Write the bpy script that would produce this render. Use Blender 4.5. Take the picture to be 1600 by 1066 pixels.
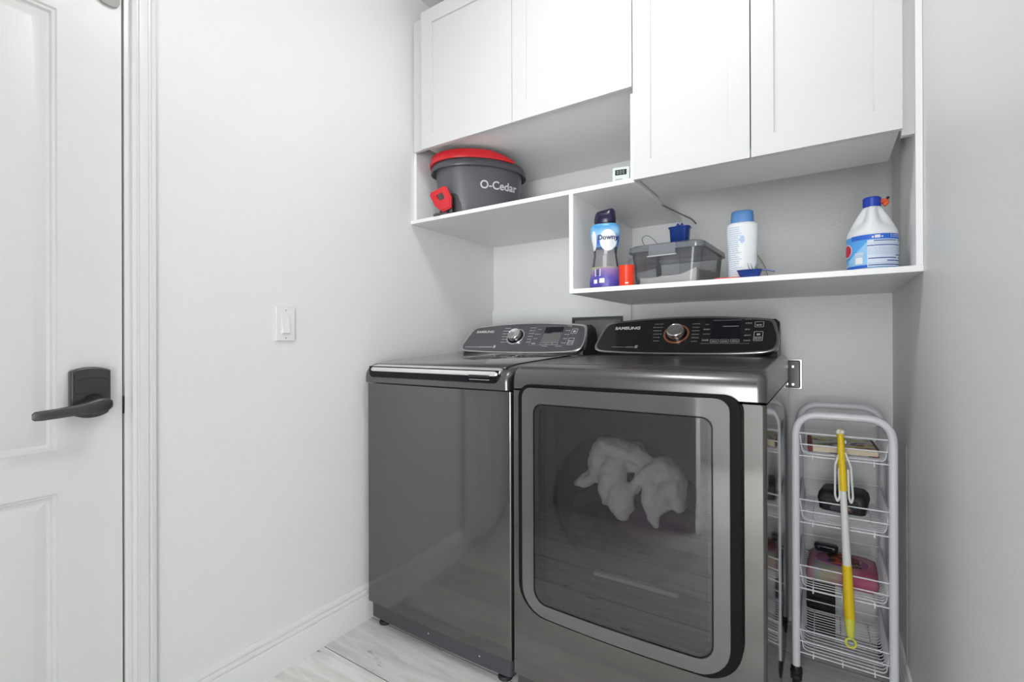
import bpy, bmesh, math, random
from mathutils import Vector, Matrix, noise
random.seed(7)
PI = math.pi
SC = bpy.context.scene
for o in list(bpy.data.objects): bpy.data.objects.remove(o)
COL = SC.collection

# ---------------------------------------------------------------- camera, world, light, exposure
F_PX, YAW, PITCH, ROLL = 746.0, math.radians(33.076), math.radians(.074), math.radians(-.189)
cam_d = bpy.data.cameras.new('camera'); cam = bpy.data.objects.new('camera', cam_d); COL.objects.link(cam)
fw = Vector((-math.sin(YAW)*math.cos(PITCH), math.cos(YAW)*math.cos(PITCH), math.sin(PITCH)))
rt = Vector((math.cos(YAW), math.sin(YAW), 0)); up = rt.cross(fw)
r2 = rt*math.cos(ROLL) + up*math.sin(ROLL); u2 = up*math.cos(ROLL) - rt*math.sin(ROLL)
M = Matrix((r2, u2, -fw)).transposed().to_4x4(); M.translation = Vector((1.555, -2.20, 1.117))
cam.matrix_world = M
cam_d.sensor_fit = 'HORIZONTAL'; cam_d.sensor_width = 36; cam_d.lens = F_PX/1600*36
cam_d.clip_start = .02
SC.camera = cam
W = bpy.data.worlds.new('world'); SC.world = W; W.use_nodes = True
W.node_tree.nodes['Background'].inputs[0].default_value = (.93, .96, 1, 1)
W.node_tree.nodes['Background'].inputs[1].default_value = .9
SC.view_settings.view_transform = 'Standard'; SC.view_settings.look = 'None'
SC.view_settings.exposure = 0.74; SC.view_settings.gamma = 1; SC.view_settings.use_curve_mapping = False
LAMP_E = 21.0      # emission of the ceiling dome
HALL_W = 56.0      # added fill light in the hall, watts

def area(name, loc, size, power, rot=(0, 0, 0), col=(1, .985, .96)):
    l = bpy.data.lights.new(name, 'AREA'); l.shape = 'DISK'; l.size = size; l.energy = power; l.color = col
    o = bpy.data.objects.new(name, l); COL.objects.link(o); o.location = loc; o.rotation_euler = rot
    return o
hfill = area('hall_fill', (1.95, -4.47, 1.15), 1.28, HALL_W, (math.radians(90), 0, 0), (.95, .98, 1)); hfill.data.shape = 'RECTANGLE'; hfill.data.size_y = 2.2  # unseen area light, added behind the camera to fill the room

# ---------------------------------------------------------------- materials
def srgb(r, g, b):
    f = lambda c: (c/255/12.92) if c/255 <= .04045 else ((c/255+.055)/1.055)**2.4
    return (f(r), f(g), f(b), 1)
def mat(name, col, rough=.5, metal=0, coat=0, spec=.5, trans=0, emis=None, ior=1.45, alpha=None):
    m = bpy.data.materials.new(name); m.use_nodes = True
    b = m.node_tree.nodes['Principled BSDF']
    b.inputs['Base Color'].default_value = col if len(col) == 4 else (*col, 1)
    b.inputs['Roughness'].default_value = rough; b.inputs['Metallic'].default_value = metal
    b.inputs['Coat Weight'].default_value = coat; b.inputs['Coat Roughness'].default_value = .03
    b.inputs['Specular IOR Level'].default_value = spec; b.inputs['Transmission Weight'].default_value = trans
    b.inputs['IOR'].default_value = ior
    if emis:
        b.inputs['Emission Color'].default_value = (*emis[:3], 1); b.inputs['Emission Strength'].default_value = emis[3]
    if alpha is not None: b.inputs['Alpha'].default_value = alpha
    return m
def N(m, t, **kw):
    n = m.node_tree.nodes.new(t)
    for k, v in kw.items(): setattr(n, k, v)
    return n
def L(m, a, b): m.node_tree.links.new(a, b)
def bsdf(m): return m.node_tree.nodes['Principled BSDF']
def objco(m, scale=(1, 1, 1)):
    tc = N(m, 'ShaderNodeTexCoord'); mp = N(m, 'ShaderNodeMapping'); mp.inputs['Scale'].default_value = scale
    L(m, tc.outputs['Object'], mp.inputs['Vector']); return mp.outputs['Vector']
def add_bump(m, scale=(1, 1, 1), nscale=60, detail=3, strength=.2, dist=.002):
    v = objco(m, scale); n = N(m, 'ShaderNodeTexNoise'); n.inputs['Scale'].default_value = nscale
    n.inputs['Detail'].default_value = detail; L(m, v, n.inputs['Vector'])
    b = N(m, 'ShaderNodeBump'); b.inputs['Strength'].default_value = strength; b.inputs['Distance'].default_value = dist
    L(m, n.outputs['Fac'], b.inputs['Height']); L(m, b.outputs['Normal'], bsdf(m).inputs['Normal'])
    return n

WALL = mat('wall paint', (.855, .86, .85), .42)
add_bump(WALL, nscale=95, detail=2, strength=.55, dist=.0016)
CEIL = mat('ceiling paint', (.9, .9, .89), .8); add_bump(CEIL, nscale=60, strength=.4)
WHITE = mat('white semi-gloss', (.86, .86, .85), .28)
DOORW = mat('door paint', (.84, .84, .83), .33); add_bump(DOORW, scale=(1, 14, .8), nscale=22, detail=4, strength=.16, dist=.0012)
CAB = mat('cabinet white', (.68, .685, .685), .3)
SHELF = mat('shelf laminate', (.90, .90, .90), .38)
EDGE = mat('gap shadow line', (.18, .18, .17), .8)
CABIN = mat('dark cavity', (.10, .10, .09), .9)
SWITCH = mat('switch plastic', (.86, .86, .86), .22)
BLACKP = mat('black plastic', (.018, .018, .02), .42)
BLACKG = mat('gloss black', (.006, .006, .008), .2, spec=.25)
RUB = mat('black rubber', (.015, .015, .016), .6)
LOCKM = mat('dark bronze lock', (.10, .10, .105), .32, metal=.75)
LOCKD = mat('lock cover plastic', (.05, .05, .052), .45)
CHROME = mat('chrome', (.82, .82, .82), .12, metal=1)
SILV = mat('satin silver', (.80, .80, .80), .25, metal=1)
def steel(name, base, rough, metal=.95, bs=.05, hz=True):
    m = mat(name, base, rough, metal=metal)
    n = add_bump(m, scale=(1.5, 1.5, 160) if hz else (1, 60, 1), nscale=9, detail=3, strength=bs, dist=.0006)
    mr = N(m, 'ShaderNodeMapRange'); mr.inputs['To Min'].default_value = rough*.8; mr.inputs['To Max'].default_value = rough*1.35
    L(m, n.outputs['Fac'], mr.inputs['Value']); L(m, mr.outputs['Result'], bsdf(m).inputs['Roughness'])
    return m
STEEL = steel('platinum steel', (.175, .172, .166), .075, bs=.03)
STEELT = mat('top cover metallic', (.165, .165, .16), .27, metal=.9)
DECK = mat('dark deck metallic', (.12, .12, .118), .16, metal=.85)
SIDEM = mat('painted side', (.16, .16, .155), .14, metal=.8)
KICK = mat('kick panel plastic', (.052, .052, .058), .4)
DOORF = mat('dryer door glass border', (.13, .132, .132), .1, metal=.6, coat=1)
CONW = mat('washer console face', (.15, .15, .165), .22, metal=.5, coat=.6)
COND = mat('dryer console face', (.014, .014, .016), .14, coat=.6)
LEGEND = mat('printed legend', (.55, .55, .56), .5)
LEGENDD = mat('printed legend grey', (.30, .30, .30), .5)
LOGO = mat('silver logo', (.75, .75, .75), .35)
COPPER = mat('copper ring', (.50, .20, .11), .35, metal=.5)
LCD = mat('display grey', (.17, .17, .165), .25)
LCDB = mat('display black', (.012, .012, .018), .15)
DRUM = mat('drum steel', (.20, .20, .20), .35, metal=.6)
BULK = mat('bulkhead plastic', (.03, .03, .03), .6)
TOWEL = mat('white terry towel', (.88, .87, .84), .95); add_bump(TOWEL, nscale=260, strength=.6, dist=.002)
PURPLE = mat('purple fabric', (.12, .045, .14), .95)
DARKF = mat('black patterned fabric', (.03, .03, .035), .95)
CARTW = mat('white cart enamel', (.80, .80, .84), .3)
YEL = mat('yellow plastic', (.86, .60, .02), .35)
YELG = mat('lime grip', (.74, .74, .10), .45)
WPL = mat('white plastic', (.80, .80, .78), .35)
GREYB = mat('bucket grey', (.105, .108, .122), .35)
GREYR = mat('bucket rim grey', (.085, .087, .095), .3)
RED = mat('red plastic', (.66, .022, .03), .3)
ORANGE = mat('red orange plastic', (.85, .05, .015), .35)
BLUET = mat('blue translucent plastic', (.02, .07, .36), .15, trans=.35)
BLUEC = mat('blue cap', (.015, .05, .42), .35)
BLUEL = mat('light blue cap', (.10, .25, .55), .35)
NAVY = mat('dark violet cap', (.014, .012, .045), .22)
POWDER = mat('white powder', (.82, .81, .77), .95); add_bump(POWDER, nscale=120, strength=.8, dist=.003)
HDPE = mat('white bottle plastic', (.76, .78, .80), .35)
CABLE = mat('beige cable', (.32, .29, .20), .6)
PAPER = mat('book pages', (.72, .62, .48), .8)
MAROON = mat('maroon cloth', (.16, .03, .03), .6)
OUTB = mat('outlet black', (.012, .012, .013), .3)
CLOCKW = mat('pale green plastic', (.62, .68, .64), .35)
def clear_mat(name, tint, gloss_rough=.08, t=.6, base=(.5, .52, .55)):
    """thin see-through plastic or glass: tinted transparency under a Fresnel gloss"""
    m = bpy.data.materials.new(name); m.use_nodes = True; nt = m.node_tree; nt.nodes.clear()
    out = N(m, 'ShaderNodeOutputMaterial'); tr = N(m, 'ShaderNodeBsdfTransparent'); tr.inputs[0].default_value = (*tint, 1)
    df = N(m, 'ShaderNodeBsdfPrincipled'); df.inputs['Base Color'].default_value = (*base, 1); df.inputs['Roughness'].default_value = gloss_rough
    mx = N(m, 'ShaderNodeMixShader'); mx.inputs[0].default_value = t
    L(m, df.outputs[0], mx.inputs[1]); L(m, tr.outputs[0], mx.inputs[2])
    gl = N(m, 'ShaderNodeBsdfGlossy'); gl.inputs['Roughness'].default_value = gloss_rough
    fr = N(m, 'ShaderNodeFresnel'); fr.inputs[0].default_value = 1.5
    mx2 = N(m, 'ShaderNodeMixShader'); L(m, fr.outputs[0], mx2.inputs[0]); L(m, mx.outputs[0], mx2.inputs[1]); L(m, gl.outputs[0], mx2.inputs[2])
    L(m, mx2.outputs[0], out.inputs[0]); return m
CLEARP = clear_mat('clear container plastic', (.97, .975, .98), .12, .955, (.45, .47, .50))
CLEARL = clear_mat('clear lid plastic', (.9, .92, .95), .12, .5, (.28, .30, .33))
CLEARB = clear_mat('clear bottle plastic', (.96, .96, .96), .08, .86, (.50, .50, .52))
def window_glass():
    m = bpy.data.materials.new('smoked dryer glass'); m.use_nodes = True; nt = m.node_tree; nt.nodes.clear()
    out = N(m, 'ShaderNodeOutputMaterial'); tr = N(m, 'ShaderNodeBsdfTransparent'); tr.inputs[0].default_value = (.62, .62, .62, 1)
    gl = N(m, 'ShaderNodeBsdfGlossy'); gl.inputs['Roughness'].default_value = .02; gl.inputs[0].default_value = (.95, .95, .93, 1)
    mx = N(m, 'ShaderNodeMixShader'); mx.inputs[0].default_value = .075
    L(m, tr.outputs[0], mx.inputs[1]); L(m, gl.outputs[0], mx.inputs[2]); L(m, mx.outputs[0], out.inputs[0]); return m
WGLASS = window_glass()

# floor: pale greige planks running along x with dark grain streaks and knots
def floor_mat():
    m = mat('floor planks', (.5, .48, .45), .38); b = bsdf(m)
    tc = N(m, 'ShaderNodeTexCoord'); sep = N(m, 'ShaderNodeSeparateXYZ'); L(m, tc.outputs['Object'], sep.inputs[0])
    PW = .22
    ad = N(m, 'ShaderNodeMath', operation='ADD'); ad.inputs[1].default_value = 1.11+PW*20; L(m, sep.outputs[1], ad.inputs[0])
    dv = N(m, 'ShaderNodeMath', operation='DIVIDE'); dv.inputs[1].default_value = PW; L(m, ad.outputs[0], dv.inputs[0])
    fl = N(m, 'ShaderNodeMath', operation='FLOOR'); L(m, dv.outputs[0], fl.inputs[0])
    fr = N(m, 'ShaderNodeMath', operation='FRACT'); L(m, dv.outputs[0], fr.inputs[0])
    wn = N(m, 'ShaderNodeTexWhiteNoise', noise_dimensions='1D'); L(m, fl.outputs[0], wn.inputs['W'])
    off = N(m, 'ShaderNodeMath', operation='MULTIPLY_ADD'); off.inputs[1].default_value = 7.3; L(m, wn.outputs['Value'], off.inputs[0]); L(m, sep.outputs[0], off.inputs[2])
    cm = N(m, 'ShaderNodeCombineXYZ'); L(m, off.outputs[0], cm.inputs[0]); L(m, sep.outputs[1], cm.inputs[1]); L(m, fl.outputs[0], cm.inputs[2])
    mp = N(m, 'ShaderNodeMapping'); mp.inputs['Scale'].default_value = (2.2, 16, 1); L(m, cm.outputs[0], mp.inputs[0])
    n1 = N(m, 'ShaderNodeTexNoise'); n1.inputs['Scale'].default_value = 2.2; n1.inputs['Detail'].default_value = 8; n1.inputs['Distortion'].default_value = .6; L(m, mp.outputs[0], n1.inputs['Vector'])
    cr = N(m, 'ShaderNodeValToRGB'); cr.color_ramp.elements[0].position = .3; cr.color_ramp.elements[0].color = (.70, .68, .66, 1)
    cr.color_ramp.elements[1].position = .62; cr.color_ramp.elements[1].color = (.88, .865, .85, 1); L(m, n1.outputs['Fac'], cr.inputs[0])
    mp2 = N(m, 'ShaderNodeMapping'); mp2.inputs['Scale'].default_value = (1, 3.6, 1); L(m, cm.outputs[0], mp2.inputs[0])
    n2 = N(m, 'ShaderNodeTexNoise'); n2.inputs['Scale'].default_value = 6; n2.inputs['Detail'].default_value = 4; L(m, mp2.outputs[0], n2.inputs['Vector'])
    cr2 = N(m, 'ShaderNodeValToRGB'); cr2.color_ramp.elements[0].position = .655; cr2.color_ramp.elements[0].color = (0, 0, 0, 1)
    cr2.color_ramp.elements[1].position = .76; cr2.color_ramp.elements[1].color = (1, 1, 1, 1); L(m, n2.outputs['Fac'], cr2.inputs[0])
    mx = N(m, 'ShaderNodeMix', data_type='RGBA'); L(m, cr2.outputs[0], mx.inputs[0]); L(m, cr.outputs[0], mx.inputs[6]); mx.inputs[7].default_value = (.16, .145, .13, 1)
    # per plank tone
    hv = N(m, 'ShaderNodeHueSaturation'); mr = N(m, 'ShaderNodeMapRange'); mr.inputs['To Min'].default_value = .9; mr.inputs['To Max'].default_value = 1.08
    L(m, wn.outputs['Value'], mr.inputs['Value']); L(m, mr.outputs[0], hv.inputs['Value']); L(m, mx.outputs[2], hv.inputs['Color'])
    ct = N(m, 'ShaderNodeMath', operation='LESS_THAN'); ct.inputs[1].default_value = .014; L(m, fr.outputs[0], ct.inputs[0])
    mx3 = N(m, 'ShaderNodeMix', data_type='RGBA'); L(m, ct.outputs[0], mx3.inputs[0]); L(m, hv.outputs[0], mx3.inputs[6]); mx3.inputs[7].default_value = (.14, .13, .12, 1)
    L(m, mx3.outputs[2], b.inputs['Base Color'])
    return m
FLOOR = floor_mat()

# ---------------------------------------------------------------- geometry helpers (all in metres, world coordinates)
def wm(o):
    m = o.matrix_basis.copy()
    while o.parent: o = o.parent; m = o.matrix_basis @ m
    return m
def tag(o, label=None, cat=None, group=None, kind=None):
    if label: o['label'] = label
    if cat: o['category'] = cat
    if group: o['group'] = group
    if kind: o['kind'] = kind
    return o
def thing(name, label, cat, loc=(0, 0, 0), rotz=0, group=None):
    o = bpy.data.objects.new(name, None); COL.objects.link(o); o.location = loc; o.rotation_euler = (0, 0, rotz)
    o.empty_display_size = .05
    return tag(o, label, cat, group)
def obj(name, bm, mats, parent=None, bevel=0, smooth=True, seg=2, local=False, label=None, ang=35, tf=None, sub=0):
    """one mesh object; verts are world coordinates unless local=True (then they are in the parent's frame)"""
    me = bpy.data.meshes.new(name)
    if isinstance(bm, bpy.types.Mesh): me = bm
    else:
        bmesh.ops.recalc_face_normals(bm, faces=bm.faces); bm.to_mesh(me); bm.free()
    if tf: me.transform(tf)
    if not me.materials:
        for m in (mats if isinstance(mats, (list, tuple)) else [mats]): me.materials.append(m)
    o = bpy.data.objects.new(name, me); COL.objects.link(o)
    if parent:
        o.parent = parent
        if not local: me.transform(wm(parent).inverted())
    if smooth:
        me.polygons.foreach_set('use_smooth', [True]*len(me.polygons))
        me.set_sharp_from_angle(angle=math.radians(ang))
    if bevel:
        b = o.modifiers.new('bevel', 'BEVEL'); b.width = bevel; b.segments = seg; b.limit_method = 'ANGLE'; b.angle_limit = math.radians(40)
    if sub:
        s = o.modifiers.new('sub', 'SUBSURF'); s.levels = sub; s.render_levels = sub
    if label: o['label'] = label
    return o
def structure(name, bm, m, **k): return tag(obj(name, bm, m, **k), kind='structure')
def NB(): return bmesh.new()
def box(bm, x0, x1, y0, y1, z0, z1, mi=0):
    vs = [bm.verts.new((x, y, z)) for x in (x0, x1) for y in (y0, y1) for z in (z0, z1)]
    for f in ((0, 1, 3, 2), (4, 6, 7, 5), (0, 4, 5, 1), (2, 3, 7, 6), (0, 2, 6, 4), (1, 5, 7, 3)):
        bm.faces.new([vs[i] for i in f]).material_index = mi
    return bm
def rrect(x0, x1, y0, y1, r, n=6, bow=0, rr=None):
    """rounded rectangle outline; rr = radii (x1y1, x0y1, x0y0, x1y0); bow bulges the y0 side"""
    rr = rr or (r,)*4; pts = []
    for (cx, cy, a0, q) in ((x1-rr[0], y1-rr[0], 0, rr[0]), (x0+rr[1], y1-rr[1], 90, rr[1]), (x0+rr[2], y0+rr[2], 180, rr[2]), (x1-rr[3], y0+rr[3], 270, rr[3])):
        for i in range(n+1):
            a = math.radians(a0+90*i/n); pts.append((cx+q*math.cos(a), cy+q*math.sin(a)))
        if a0 == 180 and bow:
            ex = x1-rr[3]; sx = x0+rr[2]
            for i in range(1, 12):
                t = i/12; pts.append((sx+(ex-sx)*t, y0-bow*(1-(2*t-1)**2)))
    return pts
def prism(bm, pts, a, b, plane='xy', mi=0, capmi=None):
    def P(p, h):
        if plane == 'xy': return (p[0], p[1], h)
        if plane == 'xz': return (p[0], h, p[1])
        return (h, p[0], p[1])      # yz
    A = [bm.verts.new(P(p, a)) for p in pts]; B = [bm.verts.new(P(p, b)) for p in pts]; n = len(pts)
    for i in range(n): bm.faces.new((A[i], A[(i+1) % n], B[(i+1) % n], B[i])).material_index = mi
    bm.faces.new(A).material_index = mi if capmi is None else capmi
    bm.faces.new(B).material_index = mi if capmi is None else capmi
    return bm
def ring(bm, outer, inner, a, b, plane='xz', mi=0):
    """prism with a hole: outer and inner outlines with the same number of points"""
    def P(p, h): return (p[0], h, p[1]) if plane == 'xz' else ((p[0], p[1], h) if plane == 'xy' else (h, p[0], p[1]))
    n = len(outer); V = [[bm.verts.new(P(p, h)) for p in s] for s in (outer, inner) for h in (a, b)]
    oa, ob, ia, ib = V
    for i in range(n):
        j = (i+1) % n
        for q in ((oa[i], oa[j], ob[j], ob[i]), (ia[i], ib[i], ib[j], ia[j]), (oa[i], ia[i], ia[j], oa[j]), (ob[i], ob[j], ib[j], ib[i])):
            bm.faces.new(q).material_index = mi
    return bm
def loft(bm, rings, mi=0, cap0=True, cap1=True):
    V = [[bm.verts.new(p) for p in r] for r in rings]; n = len(V[0])
    for a, b in zip(V, V[1:]):
        for i in range(n): bm.faces.new((a[i], a[(i+1) % n], b[(i+1) % n], b[i])).material_index = mi
    if cap0: bm.faces.new(V[0]).material_index = mi
    if cap1: bm.faces.new(V[-1]).material_index = mi
    return bm
def oval(cx, cy, z, rx, ry, n=32, p=2.0, rot=0, fn=None):
    out = []
    for i in range(n):
        a = 2*PI*i/n; c, s = math.cos(a), math.sin(a)
        x = rx*math.copysign(abs(c)**(2/p), c); y = ry*math.copysign(abs(s)**(2/p), s)
        k = fn(a) if fn else 1; x *= k; y *= k
        out.append((cx+x*math.cos(rot)-y*math.sin(rot), cy+x*math.sin(rot)+y*math.cos(rot), z))
    return out
def lathe(bm, prof, cx, cy, n=28, mi=0, p=2.0, ky=1.0, rot=0):
    return loft(bm, [oval(cx, cy, z, r, r*ky, n, p, rot) for r, z in prof], mi)
def tube(bm, pts, r, n=8, closed=False, mi=0, flat=1.0):
    pts = [Vector(p) for p in pts]; m = len(pts); rings = []
    T = []
    for i in range(m):
        if closed: t = pts[(i+1) % m]-pts[i-1]
        else: t = pts[min(i+1, m-1)]-pts[max(i-1, 0)]
        T.append(t.normalized())
    ref = Vector((0, 0, 1)) if abs(T[0].z) < .9 else Vector((0, 1, 0))
    u = T[0].cross(ref).normalized()
    for i in range(m):
        u = (u-T[i]*u.dot(T[i])).normalized(); v = T[i].cross(u)
        rr = r[i] if isinstance(r, (list, tuple)) else r
        rings.append([bm.verts.new(pts[i]+(u*math.cos(2*PI*k/n)+v*math.sin(2*PI*k/n)*flat)*rr) for k in range(n)])
    for i in range(m if closed else m-1):
        a, b = rings[i], rings[(i+1) % m]
        for k in range(n): bm.faces.new((a[k], a[(k+1) % n], b[(k+1) % n], b[k])).material_index = mi
    if not closed: bm.faces.new(rings[0]).material_index = mi; bm.faces.new(rings[-1]).material_index = mi
    return bm
def fillet(pts, r, n=5):
    """round the inner corners of a 3D polyline"""
    pts = [Vector(p) for p in pts]; out = [pts[0]]
    for a, b, c in zip(pts, pts[1:], pts[2:]):
        d1 = (a-b).normalized(); d2 = (c-b).normalized(); q = min(r, (a-b).length*.49, (c-b).length*.49)
        s, e = b+d1*q, b+d2*q
        for i in range(n+1):
            t = i/n; out.append(s*(1-t)**2+b*2*t*(1-t)+e*t*t)
    out.append(pts[-1]); return out
def text_bm(s, size, tf, depth=.0006, bold=0.0, align='LEFT', sx=1.0):
    """writing as thin solid letters: x right, y up in the frame tf"""
    cu = bpy.data.curves.new('t', 'FONT'); cu.body = s; cu.size = size; cu.extrude = depth/2; cu.offset = bold; cu.align_x = align
    o = bpy.data.objects.new('t', cu); COL.objects.link(o)
    bpy.context.view_layer.update()
    me = bpy.data.meshes.new_from_object(o.evaluated_get(bpy.context.evaluated_depsgraph_get()))
    bpy.data.objects.remove(o); bpy.data.curves.remove(cu)
    me.materials.clear(); me.transform(tf @ Matrix.Diagonal((sx, 1, 1, 1)))
    return me
def frame(origin, X, Y):
    X = Vector(X).normalized(); Y = Vector(Y).normalized(); Z = X.cross(Y)
    m = Matrix((X, Y, Z)).transposed().to_4x4(); m.translation = Vector(origin); return m

# ================================================================= ROOM
WX, YF, HC = 1.766, -2.75, 2.70
structure('floor', box(NB(), -.1, WX+1.0, -4.6, .1, -.1, 0), FLOOR, smooth=False)
structure('ceiling', box(NB(), -.1, WX+1.0, -4.6, .1, HC, HC+.1), CEIL, smooth=False)
bm = NB()                                             # left wall around the door opening
box(bm, -.12, 0, -1.690, .1, 0, HC); box(bm, -.12, 0, -4.6, -2.545, 0, HC); box(bm, -.12, 0, -2.545, -1.690, 2.075, HC)
structure('wall_left', bm, WALL, smooth=False)
structure('wall_back', box(NB(), 0, WX, 0, .1, 0, HC), WALL, smooth=False)
bm = NB(); box(bm, WX, WX+.1, YF, .1, 0, HC)
structure('wall_right', bm, WALL, smooth=False)
bm = NB(); box(bm, 0, .93, YF-.11, YF, 0, HC); box(bm, .93, WX, YF-.11, YF, 2.08, HC)
structure('wall_front', bm, WALL, smooth=False)
structure('wall_hall', box(NB(), 0, WX+1.0, -4.6, -4.5, 0, HC), WALL, smooth=False)
structure('wall_hall_side', box(NB(), WX+.9, WX+1.0, -4.5, YF-.0, 0, HC), WALL, smooth=False)
structure('wall_hall_return', box(NB(), WX+.1, WX+.9, YF-.1, YF, 0, HC), WALL, smooth=False)

BB = [(0, 0), (.0165, 0), (.0165, .096), (.0150, .0985), (.0105, .0995), (.0105, .102), (.0140, .105), (.0135, .112), (.0115, .116), (.0070, .1175), (.0070, .120), (.0105, .123), (.0095, .133), (.0055, .139), (0, .140)]
def base_y(name, x, sgn, y0, y1):
    bm = NB(); V = [[bm.verts.new((x+sgn*d, y, z)) for d, z in BB] for y in (y0, y1)]; n = len(BB)
    for i in range(n): bm.faces.new((V[0][i], V[0][(i+1) % n], V[1][(i+1) % n], V[1][i]))
    bm.faces.new(V[0]); bm.faces.new(V[1]); return structure(name, bm, WHITE)
base_y('baseboard_left', 0, 1, -1.630, 0)
base_y('baseboard_right', WX, -1, YF, 0)
bm = NB(); V = [[bm.verts.new((x, YF+d, z)) for d, z in BB] for x in (.016, .93)]; n = len(BB)
for i in range(n): bm.faces.new((V[0][i], V[0][(i+1) % n], V[1][(i+1) % n], V[1][i]))
bm.faces.new(V[0]); bm.faces.new(V[1]); structure('baseboard_front', bm, WHITE)
# faint vertical seam in the right wall beside the cart
structure('trim_2', box(NB(), WX-.0025, WX, -.345, -.3425, .14, .80), mat('seam', (.35, .35, .34), .8), smooth=False)

# door with jamb, casing and lock on the left wall
D0, D1, DZ = -1.703, -2.530, 2.06          # latch edge, hinge edge, top
CP = [(-.0535, 0), (-.0535, .012), (-.044, .0145), (-.0425, .0095), (-.0385, .0095), (-.035, .0145), (-.019, .0175), (-.0150, .0175), (-.0140, .0120), (-.0105, .0120), (-.0085, .0150), (0, .013), (0, 0)]
def casing_bm():
    bm = NB()                              # profile (across, out) swept around the opening
    path = [(-1.685, 0, 1, 0), (-1.685, 2.08, 1, 1), (-2.55, 2.08, -1, 1), (-2.55, 0, -1, 0)]
    V = []
    for y, z, sy, sz in path:
        V.append([bm.verts.new((o_, y-sy*a, z-sz*a)) for a, o_ in CP])
    n = len(CP)
    for a, b in zip(V, V[1:]):
        for i in range(n): bm.faces.new((a[i], a[(i+1) % n], b[(i+1) % n], b[i]))
    bm.faces.new(V[0]); bm.faces.new(V[-1]); return bm
structure('trim_1', casing_bm(), WHITE)
bm = NB(); box(bm, -.12, 0, -1.690, -1.6985, 0, 2.075); box(bm, -.12, 0, -2.545, -2.5365, 0, 2.075); box(bm, -.12, 0, -2.5365, -1.6985, 2.066, 2.075)
structure('trim_3', bm, WHITE, smooth=False)
structure('trim_4', box(NB(), -.12, -.06, -2.5365, -1.6985, 0, 2.066), CABIN, smooth=False)
def door_bm():
    bm = NB(); XF = -.004
    yc = [D1, -2.403, -2.178, -2.055, -1.830, D0]; yc = sorted(yc)
    zc = [0.008, .25, .752, .853, 1.931, DZ]
    panels = {(1, 1), (3, 1), (1, 3), (3, 3)}
    for i in range(5):
        for j in range(5):
            y0, y1, z0, z1 = yc[i], yc[i+1], zc[j], zc[j+1]
            if (i, j) in panels:
                prev = None
                for ins, dep in ((0, 0), (.003, .005), (.0085, .0055), (.012, .0125), (.018, .0135), (.041, .0035), (.046, .0025)):
                    loop = [bm.verts.new((XF-dep, y, z)) for y, z in ((y0+ins, z0+ins), (y1-ins, z0+ins), (y1-ins, z1-ins), (y0+ins, z1-ins))]
                    if prev:
                        for k in range(4): bm.faces.new((prev[k], prev[(k+1) % 4], loop[(k+1) % 4], loop[k]))
                    prev = loop
                bm.faces.new(prev)
            else:
                bm.faces.new([bm.verts.new((XF, y, z)) for y, z in ((y0, z0), (y1, z0), (y1, z1), (y0, z1))])
    box(bm, -.04, -.020, D1, D0, .008, DZ)
    for a in ((D1, D0, .008, .008), (D1, D0, DZ, DZ), (D1, D1, .008, DZ), (D0, D0, .008, DZ)):
        bm.faces.new([bm.verts.new(p) for p in (((XF, a[0], a[2]), (XF, a[1], a[2] if a[2] == a[3] else a[3]), (-.04, a[1], a[2] if a[2] == a[3] else a[3]), (-.04, a[0], a[2])) if a[2] == a[3] else ((XF, a[0], a[2]), (XF, a[0], a[3]), (-.04, a[0], a[3]), (-.04, a[0], a[2])))])
    bmesh.ops.remove_doubles(bm, verts=bm.verts, dist=1e-5)
    return bm
door = structure('door_1', door_bm(), DOORW, ang=20)
# keypad lock: plate with arched top, slide cover, lever
def plate(y0, y1, z0, z1, arch, botarch, xa, xb, r=.006):
    pts = []
    n = 14
    for i in range(n+1):
        t = i/n; pts.append((y0+(y1-y0)*t, z1+arch*(1-(2*t-1)**2)))
    for i in range(n+1):
        t = i/n; s = 1-t
        e = (min(1, min(s, t)/.10))
        pts.append((y0+(y1-y0)*s, z0-botarch*(1-(2*t-1)**2)+.008*(1-math.sqrt(max(0, 1-(1-e)**2)))))
    return prism(NB(), pts, xa, xb, 'yz')
lock = obj('lock', plate(-1.812, -1.733, .942, 1.048, .0085, .013, -.004, .018), LOCKM, door, bevel=.0035, label='dark keypad lock with lever')
obj('cover', plate(-1.8055, -1.7385, .990, 1.040, .0075, 0, .017, .0215), LOCKD, lock, bevel=.001)
obj('cover_slot', tube(NB(), [(.0215, -1.8015+.061*t, 1.0245+.0065*(1-(2*t-1)**2)) for t in [i/10 for i in range(11)]], .0013, 6), BLACKP, lock)
bm = NB()
tube(bm, [(.016, -1.768, .963), (.030, -1.768, .963), (.052, -1.768, .963)], [.027, .020, .016], 20)
rings = []
for y, x, z, hx, hz in ((-1.7415, .058, .9645, .001, .003), (-1.743, .058, .9645, .0045, .009), (-1.750, .058, .964, .0065, .0145), (-1.762, .059, .963, .0075, .0185), (-1.776, .060, .961, .0072, .0178), (-1.792, .061, .9585, .0065, .0150), (-1.815, .060, .956, .0058, .0128), (-1.845, .059, .9525, .005, .0118), (-1.872, .058, .9505, .0048, .0115), (-1.884, .057, .9500, .0042, .0105), (-1.8885, .057, .9497, .002, .006)):
    rings.append([(x+hx*math.copysign(abs(math.cos(q))**.7, math.cos(q)), y, z+hz*math.copysign(abs(math.sin(q))**.75, math.sin(q))) for q in [2*PI*k/20 for k in range(20)]])
loft(bm, rings)
obj('lever', bm, LOCKM, lock, label='dark lever handle', ang=50)
obj('latch_plate', box(NB(), -.006, -.0015, -1.7025, -1.6995, .93, .975), BLACKP, door, label='dark latch at the door edge')
bm = NB(); prism(bm, rrect(-1.755, -1.708, 1.995, 2.05, .018), -.004, .004, 'yz')
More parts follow.
